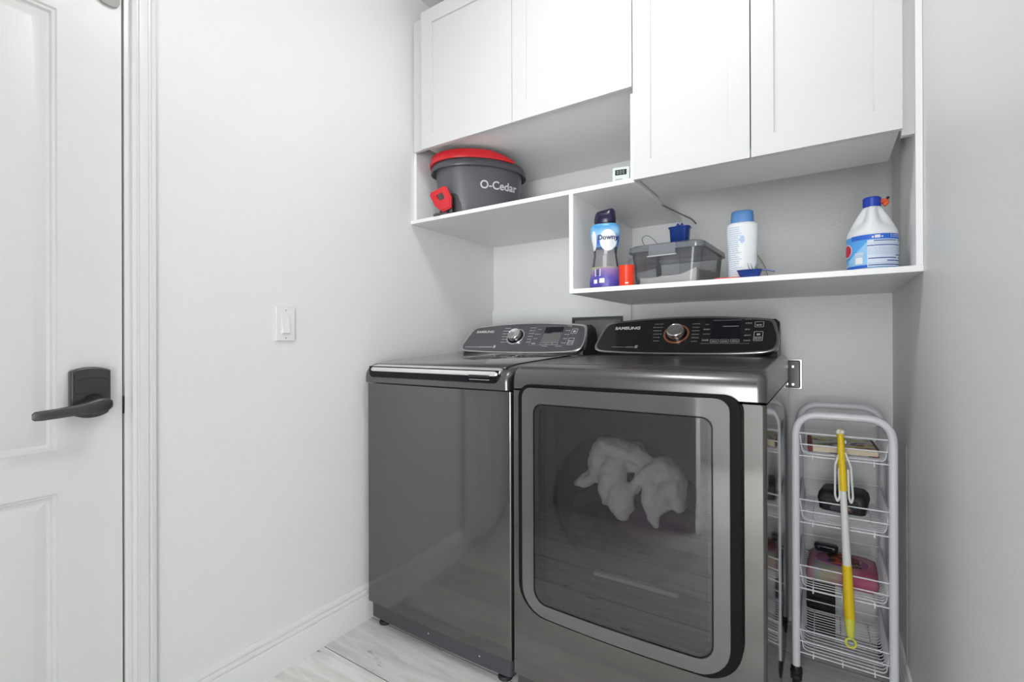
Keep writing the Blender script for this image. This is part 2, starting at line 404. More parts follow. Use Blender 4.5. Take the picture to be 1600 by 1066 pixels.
obj('top_plate', bm, mat('grey door pad', (.42, .42, .40), .5), door, label='small grey rounded plate at the door top')

# light switch
sw = thing('light_switch', 'white rocker light switch on the bare left wall', 'switch', (0, -1.2485, 1.179))
obj('wall_plate', prism(NB(), rrect(-1.2835, -1.2135, 1.1215, 1.2375, .004), 0, .0075, 'yz'), SWITCH, sw, bevel=.0025, seg=3)
obj('rocker_frame', prism(NB(), rrect(-1.2655, -1.2315, 1.1455, 1.2135, .002), .004, .0084, 'yz'), SWITCH, sw, bevel=.0006)
bm = NB(); prism(bm, [(.005, 1.148), (.0095, 1.148), (.0145, 1.1495), (.0085, 1.18), (.0100, 1.211), (.005, 1.211)], -1.2615, -1.2355, 'xy')
for v in bm.verts: v.co = Vector((v.co.x, v.co.z, v.co.y))
obj('rocker', bm, SWITCH, sw, bevel=.0006)
for z in (1.132, 1.227):
    bm = NB(); prism(bm, [(-1.2485+.0022*math.cos(a), z+.0022*math.sin(a)) for a in [2*PI*k/12 for k in range(12)]], .005, .0081, 'yz')
    obj('screw', bm, SILV, sw)

# ceiling lamp (real source of the light)
cl = thing('ceiling_light', 'round white flush dome light on the ceiling in front of the cabinets', 'light', (1.08, -1.35, HC))
obj('base_ring', lathe(NB(), [(.165, HC), (.165, HC-.02), (.155, HC-.028)], 1.08, -1.35, 40), CHROME, cl)
DOME = mat('lit dome', (.9, .9, .9), .4, emis=(1, .995, .99, LAMP_E))
obj('dome', lathe(NB(), [(.150, HC-.022), (.150, HC-.030), (.135, HC-.060), (.10, HC-.080), (.05, HC-.09), (.005, HC-.092)], 1.08, -1.35, 40), DOME, cl)

# ================================================================= BUILT-INS
FY = -.645
def shaker(name, parent, x0, x1, z0, z1, y=FY, st=.062):
    """shaker door: frame proud of a flat centre panel"""
    bm = NB(); yf = y-.020
    ring(bm, rrect(x0, x1, z0, z1, .0008, 1), rrect(x0+st, x1-st, z0+st, z1-st, .0008, 1), yf, y-.001)
    box(bm, x0+st-.003, x1-st+.003, yf+.0075, y-.001, z0+st-.003, z1-st+.003)
    return obj(name, bm, CAB, parent, bevel=.0009, seg=1)
c1 = thing('wall_cabinet', 'shorter white two-door cabinet above the mop bucket', 'cabinet', (.55, -.32, 1.975))
bm = NB()
box(bm, .084, 1.030, FY, -.002, 1.975, 1.991); box(bm, .084, 1.030, FY, -.002, 2.543, 2.558)
box(bm, .084, .100, FY, -.002, 1.991, 2.543); box(bm, 1.014, 1.030, FY, -.002, 1.991, 2.543); box(bm, .1, 1.014, -.012, -.002, 1.991, 2.543)
obj('carcass', bm, SHELF, c1, smooth=False)
shaker('door', c1, .084, .5575, 1.958, 2.560); shaker('door', c1, .5595, 1.0295, 1.958, 2.560)
obj('filler_strip', box(NB(), .0165, .083, FY+.004, FY+.02, 1.968, 2.553), CAB, c1, smooth=False)
obj('gap_shade', box(NB(), .02, .084, -.40, -.02, 1.985, 1.99), CABIN, c1, smooth=False)  # dark sheet put in for the shade between cabinet and side panel
c2 = thing('wall_cabinet', 'taller white two-door cabinet hanging lower above the cleaning bottles', 'cabinet', (1.38, -.5, 1.66))
bm = NB(); X0, X1, YB = 1.036, 1.724, -.352
box(bm, X0, X1, FY, YB, 1.6645, 1.680); box(bm, X0, X1, FY, YB, 2.543, 2.558); box(bm, X0, X0+.016, FY, YB, 1.68, 2.543); box(bm, X1-.016, X1, FY, YB, 1.68, 2.543); box(bm, X0+.016, X1-.016, YB-.008, YB, 1.68, 2.543)
obj('carcass', bm, SHELF, c2, smooth=False)
shaker('door', c2, 1.0325, 1.3795, 1.648, 2.560, st=.058); shaker('door', c2, 1.3825, 1.7245, 1.648, 2.560, st=.058)
obj('filler_strip', box(NB(), 1.7250, 1.7510, FY+.012, FY+.03, 1.640, 2.553), CAB, c2, smooth=False)
# open shelving: one built-in unit
u = thing('shelf_unit', 'white built-in open shelving framed around the cabinets', 'shelving', (.9, -.3, 1.29))
def panel(name, x0, x1, y0, y1, z0, z1): return obj(name, box(NB(), x0, x1, y0, y1, z0, z1), SHELF, u, bevel=.0007, seg=1)
panel('shelf', .0, 1.031, FY, -.0005, 1.647, 1.663)
panel('shelf', .789, 1.766, FY, -.0005, 1.289, 1.305)
panel('divider', .789, .805, FY, -.010, 1.305, 1.647)
panel('side_panel', .0005, .016, FY+.02, -.001, 1.663, 2.56)
panel('side_panel', 1.017, 1.031, FY, YB, 1.663, 1.945)
panel('side_panel', 1.751, 1.7655, FY, -.375, 1.305, 2.56)
panel('back_board', .805, 1.020, -.010, -.0005, 1.305, 1.647)
# pale board behind the washer with the cut-out for the water box
bb = thing('backing_board', 'pale board on the wall behind the washer with a notch at the water box', 'board', (.4, -.006, .3))
bm = NB(); box(bm, .0005, .498, -.012, -.0005, .15, 1.288); box(bm, .760, .800, -.012, -.0005, .15, 1.288); box(bm, .498, .760, -.012, -.0005, 1.237, 1.288); box(bm, .498, .760, -.012, -.0005, .15, .95)
obj('board', bm, mat('backing board paint', (.84, .855, .83), .6), bb, smooth=False)
bm = NB(); ring(bm, rrect(.498, .760, .95, 1.237, .001, 1), rrect(.506, .752, .958, 1.226, .001, 1), -.024, -.012)
obj('box_rim', bm, mat('grey box', (.09, .09, .08), .6), bb, smooth=False)
obj('box_recess', box(NB(), .506, .752, -.006, -.0008, .958, 1.226), mat('recess', (.26, .26, .24), .7), bb, smooth=False)

# cable hanging under the shelf
for pts, r_, lab in (([(1.0385, -.345, 1.6405), (1.055, -.24, 1.6405), (1.085, -.06, 1.6405), (1.092, -.012, 1.630)], .0032, 'beige cable clipped along the edge under the upper shelf'),
                     ([(.93, -.02, 1.42), (.935, -.28, 1.535), (.965, -.30, 1.545), (1.00, -.30, 1.515), (1.03, -.30, 1.46)], .0016, 'thin wire looping behind the clear container'),
                     ([(1.33, -.03, 1.47), (1.36, -.03, 1.42), (1.375, -.03, 1.36), (1.378, -.03, 1.308)], .0014, 'thin wire on the wall right of the white bottle')):
    tag(obj('cable', tube(NB(), fillet(pts, .05, 6), r_, 6), CABLE), lab, 'cable')

# dryer outlet on the back wall
ot = thing('power_outlet', 'black heavy-duty outlet with chrome plate behind the dryer', 'outlet', (1.452, 0, .985))
obj('cover_plate', prism(NB(), rrect(1.424, 1.4865, .926, 1.044, .004), -.005, 0, 'xz'), mat('steel plate', (.30, .30, .30), .3, metal=1), ot, bevel=.0015, label='chrome outlet plate')
obj('socket', prism(NB(), rrect(1.4275, 1.4795, .930, 1.039, .006), -.016, -.004, 'xz'), OUTB, ot, bevel=.003)
for z in (.945, 1.015):
    obj('screw', prism(NB(), [(1.455+.0045*math.cos(a), z+.0045*math.sin(a)) for a in [2*PI*k/12 for k in range(12)]], -.0185, -.0155, 'xz'), CHROME, ot)

# ================================================================= WASHER AND DRYER
def console(parent, x0, x1, y0, z0, face, S=.184, ctr=None, H=0.0):
    """sloped control panel; returns its frame: X along the wall, Y up the slope, Z out of the face"""
    upv = Vector((0, .652, .759)); T = frame((0, y0, z0), (1, 0, 0), upv)
    def outline(ins):
        a0, a1, b0, b1 = x0+ins, x1-ins, ins, S-ins; pts = []
        sl, sr = .030, .020; n = 8
        # corner list (x, s, radius): trapezoid with an arched top
        top = [(a0+sl+.006+(a1-sr-a0-sl-.012)*t, b1-.022+.022*(1-(2*t-1)**2)) for t in [i/16 for i in range(17)]]
        poly = [(a0, b0+.03), (a0+.01, b0+.009), (a0+.045, b0+.001), (a0+.10, b0-.001)]+[(a0+.10+(a1-a0-.2)*t, b0-.003-.003*math.sin(PI*t)) for t in [i/8 for i in range(1, 8)]]+[(a1-.10, b0-.001), (a1-.045, b0+.003), (a1-.012, b0+.014), (a1-.001, b0+.035), (a1-.001, b0+.075), (a1-sr*.55, b1-.052), (a1-sr*.8, b1-.034)]+top[::-1]+[(a0+sl*.75, b1-.034), (a0+sl*.45, b1-.06), (a0+.004, b0+.055)]
        v = [Vector((p[0], p[1], 0)) for p in poly]
        out = []                                        # chaikin smoothing
        for k in range(2):
            out = []
            for i in range(len(v)):
                a, b = v[i], v[(i+1) % len(v)]; out += [a*.75+b*.25, a*.25+b*.75]
            v = out
        return [(p.x, p.y) for p in v]
    con_o = bpy.data.objects.new('console', None)
    rim = NB(); o, i1 = outline(0), outline(.0085)
    # rounded silver rim
    oo = outline(.002)
    loft(rim, [[(p[0], p[1], -.030) for p in outline(.004)], [(p[0], p[1], -.006) for p in o], [(p[0], p[1], -.001) for p in o], [(p[0], p[1], .003) for p in oo], [(p[0], p[1], .0035) for p in outline(.0045)], [(p[0], p[1], .0005) for p in i1]], cap0=True, cap1=True)
    C = obj('console', rim, SILV if H == 0 else H, parent, tf=T, ang=60)
    bm = NB(); loft(bm, [[(p[0], p[1], -.001) for p in outline(.0082)], [(p[0], p[1], .0012) for p in outline(.0088)]])
    obj('console_face', bm, face, C, tf=T, ang=60)
    # dark rear housing sloping down to the deck
    bm = NB(); xs0, xs1 = x0+.012, x1-.006
    prof = [(y0+.025, z0-.012), (y0+.025, z0+.02), (y0+.145, z0+.124), (y0+.165, z0+.120), (y0+.185, z0+.09), (y0+.195, z0-.012)]
    V = []
    for x, k in ((xs0, 0), (xs0+.02, 1), (xs1-.012, 1), (xs1, 0)):
        V.append([bm.verts.new((x, yy+(.006 if (k == 0 and ii < 3) else 0), zz-(.012 if k == 0 and zz > z0+.05 else 0))) for ii, (yy, zz) in enumerate(prof)])
    for a, b in zip(V, V[1:]):
        for i in range(len(prof)): bm.faces.new((a[i], a[(i+1) % len(prof)], b[(i+1) % len(prof)], b[i]))
    bm.faces.new(V[0]); bm.faces.new(V[-1])
    obj('console_housing', bm, BLACKP, C)
    return C, T
def dashes(T, items, m, parent, name='legend', z=.0014):
    rows = []
    for q in items:
        if rows and abs(rows[-1][-1][2]-q[2]) < 1e-6 and q[0]-rows[-1][-1][1] < .004: rows[-1].append(q)
        else: rows.append([q])
    for row in rows:
        bm = NB()
        for x0, x1, s0, s1 in row: box(bm, x0, x1, s0, s1, .0010, z)
        obj(name, bm, m, parent, tf=T, smooth=False)
def word_row(x0, x1, s, h=.0034, rnd=None):
    """a line of unreadably small legend: a few short strokes"""
    out = []; x = x0; rnd = rnd or random
    while x < x1-.003:
        w = min(rnd.uniform(.0035, .009), x1-x); out.append((x, x+w, s-h/2, s+h/2)); x += w+.0016
    return out
def outline_frame(bm, x0, x1, s0, s1, w, z0=.0010, z1=.0015, r=.003):
    return ring(bm, [(p[0], p[1]) for p in rrect(x0, x1, s0, s1, r, 3)], [(p[0], p[1]) for p in rrect(x0+w, x1-w, s0+w, s1-w, max(r-w, .0004), 3)], z0, z1, 'xy')
def knob(T, C, x, s, r, ringm, arc=None):
    bm = NB(); ring(bm, [(x+r*1.32*math.cos(a), s+r*1.32*math.sin(a)) for a in [2*PI*k/48 for k in range(48)]], [(x+r*1.13*math.cos(a), s+r*1.13*math.sin(a)) for a in [2*PI*k/48 for k in range(48)]], .001, .0032, 'xy')
    obj('dial_ring', bm, ringm, C, tf=T)
    bm = NB(); rr = lambda q, h: [(x+q*math.cos(a), s+q*math.sin(a), h) for a in [2*PI*k/48 for k in range(48)]]
    loft(bm, [rr(r*1.12, .001), rr(r*1.10, .006), rr(r*.99, .009)])
    obj('dial_base', bm, BLACKG, C, tf=T)
    bm = NB(); loft(bm, [rr(r*.92, .006), rr(r*.90, .022), rr(r*.86, .026), rr(r*.80, .0275), rr(r*.74, .0255), rr(.001, .0235)])
    return obj('dial', bm, CHROME, C, tf=T, ang=50)

def side_profile(bm, prof, x0, x1, r=.02, n=5, mi=0):
    """extrude a yz profile along x, ends rounded by shrinking the profile near the ends"""
    cy = sum(p[0] for p in prof)/len(prof); cz = min(p[1] for p in prof)
    V = []
    st = [(x0+r*(1-math.cos(PI/2*i/n)), r*(1-math.sin(PI/2*i/n))) for i in range(n+1)]
    st += [(x1-r*(1-math.cos(PI/2*i/n)), r*(1-math.sin(PI/2*i/n))) for i in range(n, -1, -1)]
    ymin = min(p[0] for p in prof); ymax = max(p[0] for p in prof)
    for x, d in st:
        row = []
        for y, z in prof:
            fy = (y-ymin)/(ymax-ymin)
            row.append(bm.verts.new((x, y+d*(1-fy)*(1 if fy < .5 else 0), max(cz, z-d*min(1, (z-cz)/.03)))))
        V.append(row)
    m = len(prof)
    for a, b in zip(V, V[1:]):
        for i in range(m): bm.faces.new((a[i], a[(i+1) % m], b[(i+1) % m], b[i])).material_index = mi
    bm.faces.new(V[0]); bm.faces.new(V[-1]); return bm

# ---- washer
w = thing('washing_machine', 'dark silver top-load washing machine against the left wall', 'washing machine', (.378, -.56, 0))
bm = NB(); prism(bm, rrect(.036, .721, -.924, -.20, .018, 6, bow=.008, rr=(.01, .01, .009, .011)), .094, .9555)
obj('body', bm, STEEL, w, ang=30)
obj('kick_panel', prism(NB(), rrect(.044, .714, -.915, -.22, .02, 6, bow=.006), .030, .0945), KICK, w, bevel=.004)
for x, y in ((.09, -.88), (.665, -.88), (.09, -.26), (.665, -.26)):
    obj('foot', lathe(NB(), [(.024, 0), (.026, .004), (.022, .012), (.012, .014), (.012, .034)], x, y, 16), RUB, w)
for x in (.36, .59):
    obj('screw', prism(NB(), [(x+.003*math.cos(a), .066+.003*math.sin(a)) for a in [2*PI*k/10 for k in range(10)]], -.9235, -.918, 'xz'), CHROME, w)
prof = [(-.936, .959), (-.940, .962), (-.940, .985), (-.937, 1.000), (-.930, 1.012), (-.916, 1.023), (-.892, 1.031), (-.83, 1.038), (-.60, 1.0495), (-.44, 1.056), (-.36, 1.060), (-.20, 1.060), (-.20, .959)]
obj('top_cover', side_profile(NB(), prof, .036, .721, .018), STEELT, w, ang=40)
# black finger recess, chrome lid handle, dark glossy lid
bm = NB(); prism(bm, rrect(.070, .682, .9815, 1.024, .012, 5, rr=(.004, .004, .018, .02)), -.9425, -.925, 'xz')
obj('lid_recess', bm, BLACKG, w, bevel=.001)
bm = NB(); LP = [(-.9465, 1.0055), (-.9480, 1.010), (-.9440, 1.0190), (-.9340, 1.0265), (-.916, 1.0300), (-.905, 1.0300), (-.905, 1.020), (-.935, 1.0055)]
V = []
for x, k in ((.074, .35), (.082, .8), (.092, 1), (.668, 1), (.678, .8), (.685, .35)):
    cy = sum(p[0] for p in LP)/len(LP); cz = sum(p[1] for p in LP)/len(LP)
    V.append([bm.verts.new((x, cy+(p[0]-cy)*k, cz+(p[1]-cz)*k)) for p in LP])
for a, b in zip(V, V[1:]):
    for i in range(len(LP)): bm.faces.new((a[i], a[(i+1) % len(LP)], b[(i+1) % len(LP)], b[i]))
bm.faces.new(V[0]); bm.faces.new(V[-1])
obj('lid_handle', bm, mat('bright metal strip', (.92, .92, .91), .3, metal=.9), w, label='bright chrome lid handle strip')
def slab(bm, pts_y, x0, x1, th, lift):
    """plate following the deck: pts_y = [(y, z)], rounded in plan by insets"""
    V = []
    m = len(pts_y)
    for j, (y, z) in enumerate(pts_y):
        t = j/(m-1); ins = .018*(1-min(1, math.sin(PI*t)*3))
        V.append([bm.verts.new((x, y, z+lift+h)) for x, h in ((x0+ins, 0), (x0+ins, th*.6), (x0+ins+.003, th), (x1-ins-.003, th), (x1-ins, th*.6), (x1-ins, 0))])
    for a, b in zip(V, V[1:]):
        for i in range(6): bm.faces.new((a[i], a[(i+1) % 6], b[(i+1) % 6], b[i]))
    bm.faces.new(V[0]); bm.faces.new(V[-1]); return bm
lp = [(-.918, 1.0225), (-.905, 1.0270), (-.88, 1.0325), (-.83, 1.038), (-.75, 1.0422), (-.60, 1.0495), (-.50, 1.0535), (-.44, 1.056), (-.425, 1.0567), (-.415, 1.057)]
obj('lid_gap_shade', slab(NB(), lp, .066, .694, .002, -.0005), BLACKG, w, ang=50)  # black slab stands in for the shaded gap around the lid
obj('lid', slab(NB(), [(y*.985-.0095, z) for y, z in lp], .074, .686, .0055, .001), mat('smoked lid', (.10, .10, .098), .07, metal=.8, coat=.5), w, ang=50)
obj('lid_latch', box(NB(), .565, .650, -.9475, -.930, 1.0005, 1.0085), BLACKP, w, bevel=.001, label='black latch under the chrome handle')
obj('latch_bar', box(NB(), .567, .649, -.9455, -.941, .9915, .9935), SILV, w, bevel=.0005)
CW, TW = console(w, .040, .704, -.362, 1.068, CONW)
knob(TW, CW, .339, .094, .036, SILV)
obj('logo', text_bm('SAMSUNG', .0205, TW @ Matrix.Translation((.094, .121, .0014)), bold=.0006, sx=1.12), LOGO, CW, smooth=False)
rn = random.Random(3); it = []
it += word_row(.068, .150, .030, .0032, rn)+word_row(.153, .232, .030, .005, rn)+[(.238, .250, .025, .041)]
for i in range(6):
    s = .148-.0175*i; it += word_row(.252+.004*abs(i-1), .292+.002*i, s, .0034, rn); it += word_row(.400+.002*i, .432+.002*(i % 3), s, .0034, rn)
it += word_row(.445, .468, .138, .003, rn)+word_row(.440, .470, .108, .003, rn)+word_row(.442, .466, .082, .003, rn)+word_row(.442, .462, .052, .006, rn)
for s in (.128, .105, .080, .055): it += word_row(.592, .616, s, .0032, rn)
it += word_row(.594, .612, .155, .003, rn)+word_row(.50, .53, .036, .0022, rn)+word_row(.57, .60, .036, .0022, rn)
dashes(TW, it, LEGEND, CW)
for a in ((.622, .650, .108, .138, .0022), (.622, .650, .044, .084, .0022)): obj('button', outline_frame(NB(), *a), LEGEND, CW, tf=TW, smooth=False)
dashes(TW, [(.630, .642, .116, .128)]+word_row(.626, .646, .066, .005, rn)+word_row(.626, .646, .055, .004, rn), LEGEND, CW)
bm = NB(); outline_frame(bm, .430, .614, .042, .158, .0010, r=.002); obj('display_border', bm, LEGENDD, CW, tf=TW, smooth=False)
obj('display', box(NB(), .486, .578, .058, .149, .0011, .0020), LCD, CW, tf=TW, smooth=False, label='grey display window')
obj('display_screen', box(NB(), .486, .578, .112, .149, .0020, .0024), LCDB, CW, tf=TW, smooth=False)
for i in range(3): obj('button', outline_frame(NB(), .487+.031*i, .515+.031*i, .045, .057, .0012, r=.002), LEGEND, CW, tf=TW, smooth=False)
dashes(TW, [(.528+.011*i, .533+.011*i, .1125, .1160) for i in range(5)], LEGEND, CW, z=.0027)

# ---- dryer
d = thing('tumble_dryer', 'dark silver front-load dryer with clothes behind its glass door', 'dryer', (1.105, -.58, 0))
DX0, DX1, DF = .763, 1.448, -.985
win_hole = rrect(.872, 1.322, .36, .94, .03, 8)
bm = NB(); ring(bm, rrect(DX0+.008, DX1-.008, .1145, .9705, .006, 8), win_hole, DF, DF+.012)
# side walls with rounded front edges
for sx, x in ((1, DX0), (-1, DX1)):
    pts = [(x+sx*.012, DF)]+[(x+sx*(.012-.012*math.sin(PI/2*i/5)), DF+.012-.012*math.cos(PI/2*i/5)) for i in range(6)]+[(x, -.20), (x+sx*.012, -.20)]
    prism(bm, pts, .1145, .9705)
box(bm, DX0+.012, DX1-.012, -.21, -.20, .1145, .9705); box(bm, DX0+.012, DX1-.012, -.97, -.21, .1145, .12)
obj('body', bm, STEEL, d, ang=30)
obj('kick_panel', prism(NB(), rrect(DX0+.006, DX1-.006, -.975, -.22, .012, 5), .028, .110), mat('dryer kick', (.10, .10, .10), .25, metal=.7), d, bevel=.003)
for x, y in ((.81, -.93), (1.40, -.93), (.81, -.26), (1.40, -.26)):
    obj('foot', lathe(NB(), [(.022, 0), (.024, .004), (.02, .012), (.012, .014), (.012, .03)], x, y, 16), RUB, d)
prof = [(-.985, .974), (-.989, .977), (-.989, 1.006), (-.985, 1.020), (-.976, 1.032), (-.960, 1.041), (-.944, 1.0445), (-.938, 1.0430), (-.930, 1.0455), (-.86, 1.0475), (-.60, 1.0555), (-.42, 1.061), (-.38, 1.066), (-.20, 1.066), (-.20, .974)]
obj('top_cover', side_profile(NB(), prof, DX0, DX1, .020), STEELT, d, ang=40)
# faint raised tray on the top
bm = NB(); loft(bm, [[(p[0], p[1], 1.0555+(p[1]+.60)*.031+h) for p in rrect(.80+q, 1.40-q, -.88+q, -.45-q, .06, 6)] for q, h in ((0, .0005), (.004, .0022), (.012, .0026))])
obj('top_tray', bm, STEELT, d, ang=60)
def door_outline(x0, x1, z0, z1, rt_, rb, bow=.010, tb=.0):
    pts = rrect(x0, x1, z0, z1, 0, 8, rr=(rt_, rt_, rb, rb)); out = []
    for x, z in pts:
        t = (x-x0)/(x1-x0)
        out.append((x, z-bow*(1-(2*t-1)**2)*max(0, 1-(z-z0)/.12)+.010*(t-.5)*0))
    return out
def resample(pts, n):
    P = [Vector((p[0], p[1])) for p in pts]; Ls = [0]
    for a, b in zip(P, P[1:]+P[:1]): Ls.append(Ls[-1]+(b-a).length)
    out = []; j = 0
    for k in range(n):
        s = Ls[-1]*k/n
        while Ls[j+1] < s: j += 1
        t = (s-Ls[j])/max(1e-9, Ls[j+1]-Ls[j]); out.append(tuple(P[j].lerp(P[(j+1) % len(P)], t)))
    return out
def dense(x0, x1, z0, z1, rt_, rb, bow=.010, m=10):
    base = rrect(x0, x1, z0, z1, 0, 8, rr=(rt_, rt_, rb, rb)); out = []
    for i, p in enumerate(base):
        out.append(p)
        if i % 9 == 8:
            q = base[(i+1) % len(base)]
            out += [(p[0]+(q[0]-p[0])*k/m, p[1]+(q[1]-p[1])*k/m) for k in range(1, m)]
    return [(x, z-bow*(1-(2*((x-x0)/(x1-x0))-1)**2)*max(0, 1-(z-z0)/.10)) for x, z in out]
# black surround set into body and top cover (proud by 3 mm), door glass plate proud of it
dd = obj('door', ring(NB(), dense(.797, 1.400, .325, .9915, .040, .085), dense(.862, 1.332, .372, .933, .03, .045, 0.004), DF-.020, DF-.0055), mat('matt black surround', (.006, .006, .007), .55, spec=.12), d, bevel=.002, label='black-edged dryer door')
obj('glass_border', ring(NB(), dense(.813, 1.3755, .332, .9825, .030, .075), dense(.852, 1.3385, .3645, .9375, .026, .040, .005), DF-.0255, DF-.0195), DOORF, dd, bevel=.0008, seg=1, label='grey glass border of the door')
bm = NB(); prism(bm, dense(.852, 1.3385, .3645, .9375, .026, .040, .005), DF-.0250, DF-.0225, 'xz')
obj('window', bm, WGLASS, dd, smooth=False, label='smoked see-through window')
bm = NB(); ring(bm, dense(.8525, 1.338, .365, .937, .026, .040, .005), dense(.8550, 1.3355, .3675, .9345, .024, .038, .005), DF-.0262, DF-.0250)
obj('window_seal', bm, BLACKG, dd)
# inside: bulkhead with round opening, drum
cx, cz, R0 = 1.098, .662, .212
N_ = 64
def around(fn): return [fn(2*PI*(k+.5)/N_) for k in range(N_)]
def sq(a):
    c, s = math.cos(a), math.sin(a); k = 1/max(abs(c)/.235, abs(s)/.31); return (cx+c*k, .652+s*k)
bm = NB(); ring(bm, around(sq), around(lambda a: (cx+R0*math.cos(a), cz+R0*math.sin(a)*.94)), -.955, -.930)
obj('bulkhead', bm, BULK, d, ang=40)
bm = NB(); rr = lambda q, y: [(cx+q*math.cos(a), y, cz+q*math.sin(a)) for a in [2*PI*k/N_ for k in range(N_)]]
loft(bm, [rr(R0*1.0, -.938), rr(.27, -.915), rr(.27, -.36), rr(.02, -.355)], cap0=False, cap1=True)
obj('drum', bm, DRUM, d, ang=50)
obj('lint_filter', box(NB(), 1.02, 1.25, -.972, -.955, .470, .482), mat('lint cover', (.30, .30, .30), .4), d, bevel=.004)
CD, TD = console(d, .768, 1.432, -.392, 1.072, COND, H=mat('dark silver rim', (.48, .48, .48), .18, metal=1))
knob(TD, CD, 1.086, .094, .036, COPPER)
obj('logo', text_bm('SAMSUNG', .0205, TD @ Matrix.Translation((.835, .121, .0014)), bold=.0006, sx=1.12), LOGO, CD, smooth=False)
rn = random.Random(5); it = []
it += word_row(.845, .895, .028, .0026, rn)+word_row(.90, .935, .028, .0045, rn)+[(.938, .949, .023, .037)]
for i in range(6):
    s = .147-.0175*i; it += word_row(.992+.003*abs(i-1), 1.030, s, .0032, rn); it += word_row(1.140+.001*i, 1.170, s-.003, .0032, rn)
it += word_row(1.185, 1.203, .140, .003, rn)+word_row(1.182, 1.205, .115, .006, rn)+word_row(1.183, 1.206, .092, .003, rn)+word_row(1.183, 1.205, .062, .008, rn)
for s in (.142, .112, .084, .060): it += word_row(1.322, 1.342, s, .006, rn)
it += word_row(1.318, 1.340, .160, .002, rn)
dashes(TD, it, LEGENDD, CD)
dashes(TD, [(1.180, 1.34, .0455, .0470), (1.212, 1.308, .158, .1600)], LEGENDD, CD)
obj('display', box(NB(), 1.212, 1.308, .068, .155, .0011, .0020), LCDB, CD, tf=TD, smooth=False, label='black display window')
dashes(TD, word_row(1.248, 1.30, .128, .0028, rn), LEGEND, CD, z=.0023)
for a in [(1.211+.034*i, 1.240+.034*i, .051, .066, .0012) for i in range(3)]+[(1.352, 1.381, .122, .149, .0018), (1.352, 1.381, .058, .102, .0018)]: obj('button', outline_frame(NB(), *a), LEGEND, CD, tf=TD, smooth=False)
it = []
for i in range(3): it += word_row(1.216+.034*i, 1.236+.034*i, .058, .003, rn)
it += word_row(1.357, 1.377, .132, .006, rn)+[(1.361, 1.372, .084, .092)]+word_row(1.356, 1.377, .075, .004, rn)+word_row(1.356, 1.377, .067, .004, rn)
dashes(TD, it, LEGEND, CD)

# laundry inside the drum: separate cloth things
def lump(name, blobs, m, label, cat, res=.008, fold=.006, fs=38):
    """cloth piece: overlapping swags fused into one continuous surface"""
    bm = NB()
    for (x, y, z, rx, ry, rz, rot) in blobs:
        r = bmesh.ops.create_icosphere(bm, subdivisions=3, radius=1)
        Mx = Matrix.Translation((x, y, z)) @ Matrix.Rotation(rot, 4, 'Y') @ Matrix.Diagonal((rx, ry, rz, 1))
        for v in r['verts']: v.co = Mx @ v.co
    me = bpy.data.meshes.new(name); bm.to_mesh(me); bm.free(); me.materials.append(m)
    o = bpy.data.objects.new(name, me); COL.objects.link(o)
    q = o.modifiers.new('fuse', 'REMESH'); q.mode = 'VOXEL'; q.voxel_size = res; q.use_smooth_shade = True
    tx = bpy.data.textures.new(name, 'CLOUDS'); tx.noise_scale = 1/fs; tx.noise_depth = 2
    dsp = o.modifiers.new('folds', 'DISPLACE'); dsp.texture = tx; dsp.strength = fold*2; dsp.texture_coords = 'GLOBAL'
    s = o.modifiers.new('soft', 'SMOOTH'); s.iterations = 2
    return tag(o, label, cat)
lump('towel', [(1.000, -.85, .760, .045, .045, .065, .1), (1.035, -.87, .715, .040, .04, .085, .12), (1.068, -.885, .665, .038, .04, .060, -.1), (1.06, -.85, .800, .085, .04, .030, .25), (1.090, -.83, .775, .035, .03, .05, .5),
               (1.11, -.85, .785, .045, .03, .028, .5), (.955, -.84, .700, .060, .03, .020, -.55), (.985, -.85, .725, .03, .03, .035, 0), (1.110, -.86, .715, .016, .03, .055, .45), (1.135, -.875, .745, .016, .03, .05, .7),
               (1.150, -.88, .690, .022, .03, .055, .1), (1.185, -.86, .760, .040, .035, .035, .3), (1.215, -.865, .715, .030, .04, .055, .1), (1.190, -.885, .690, .028, .035, .045, .3), (1.165, -.89, .640, .016, .025, .035, -.2), (1.225, -.87, .680, .022, .03, .03, -.3)], TOWEL,
     'white terry towel bundled behind the dryer window', 'towel', res=.0055, fold=.009, fs=45)
lump('cloth', [(1.13, -.75, .585, .14, .05, .05, 0), (1.18, -.79, .545, .10, .035, .045, .1), (1.11, -.78, .550, .09, .04, .04, 0), (1.08, -.73, .64, .12, .045, .05, 0), (1.13, -.62, .58, .14, .10, .10, 0)], PURPLE,
     'purple fabric heaped under the white towel in the dryer', 'clothes', fold=.007)
lump('shirt', [(.948, -.87, .570, .045, .05, .045, -.3), (.985, -.89, .535, .045, .03, .03, .1), (.925, -.82, .61, .035, .04, .035, 0)], DARKF,
     'black patterned garment at the left of the purple fabric in the dryer', 'clothes', fold=.006)

# ================================================================= THINGS ON THE SHELVES
ZU, ZL = 1.6632, 1.3052          # tops of the upper and lower shelf
# spin-mop bucket
BR = math.radians(50)
bk = thing('mop_bucket', 'dark grey spin-mop bucket with red handle and foot pedal on the upper shelf', 'bucket', (.219, -.422, ZU+.0004), BR)
bk.scale = (1.03, .95, 1.05)
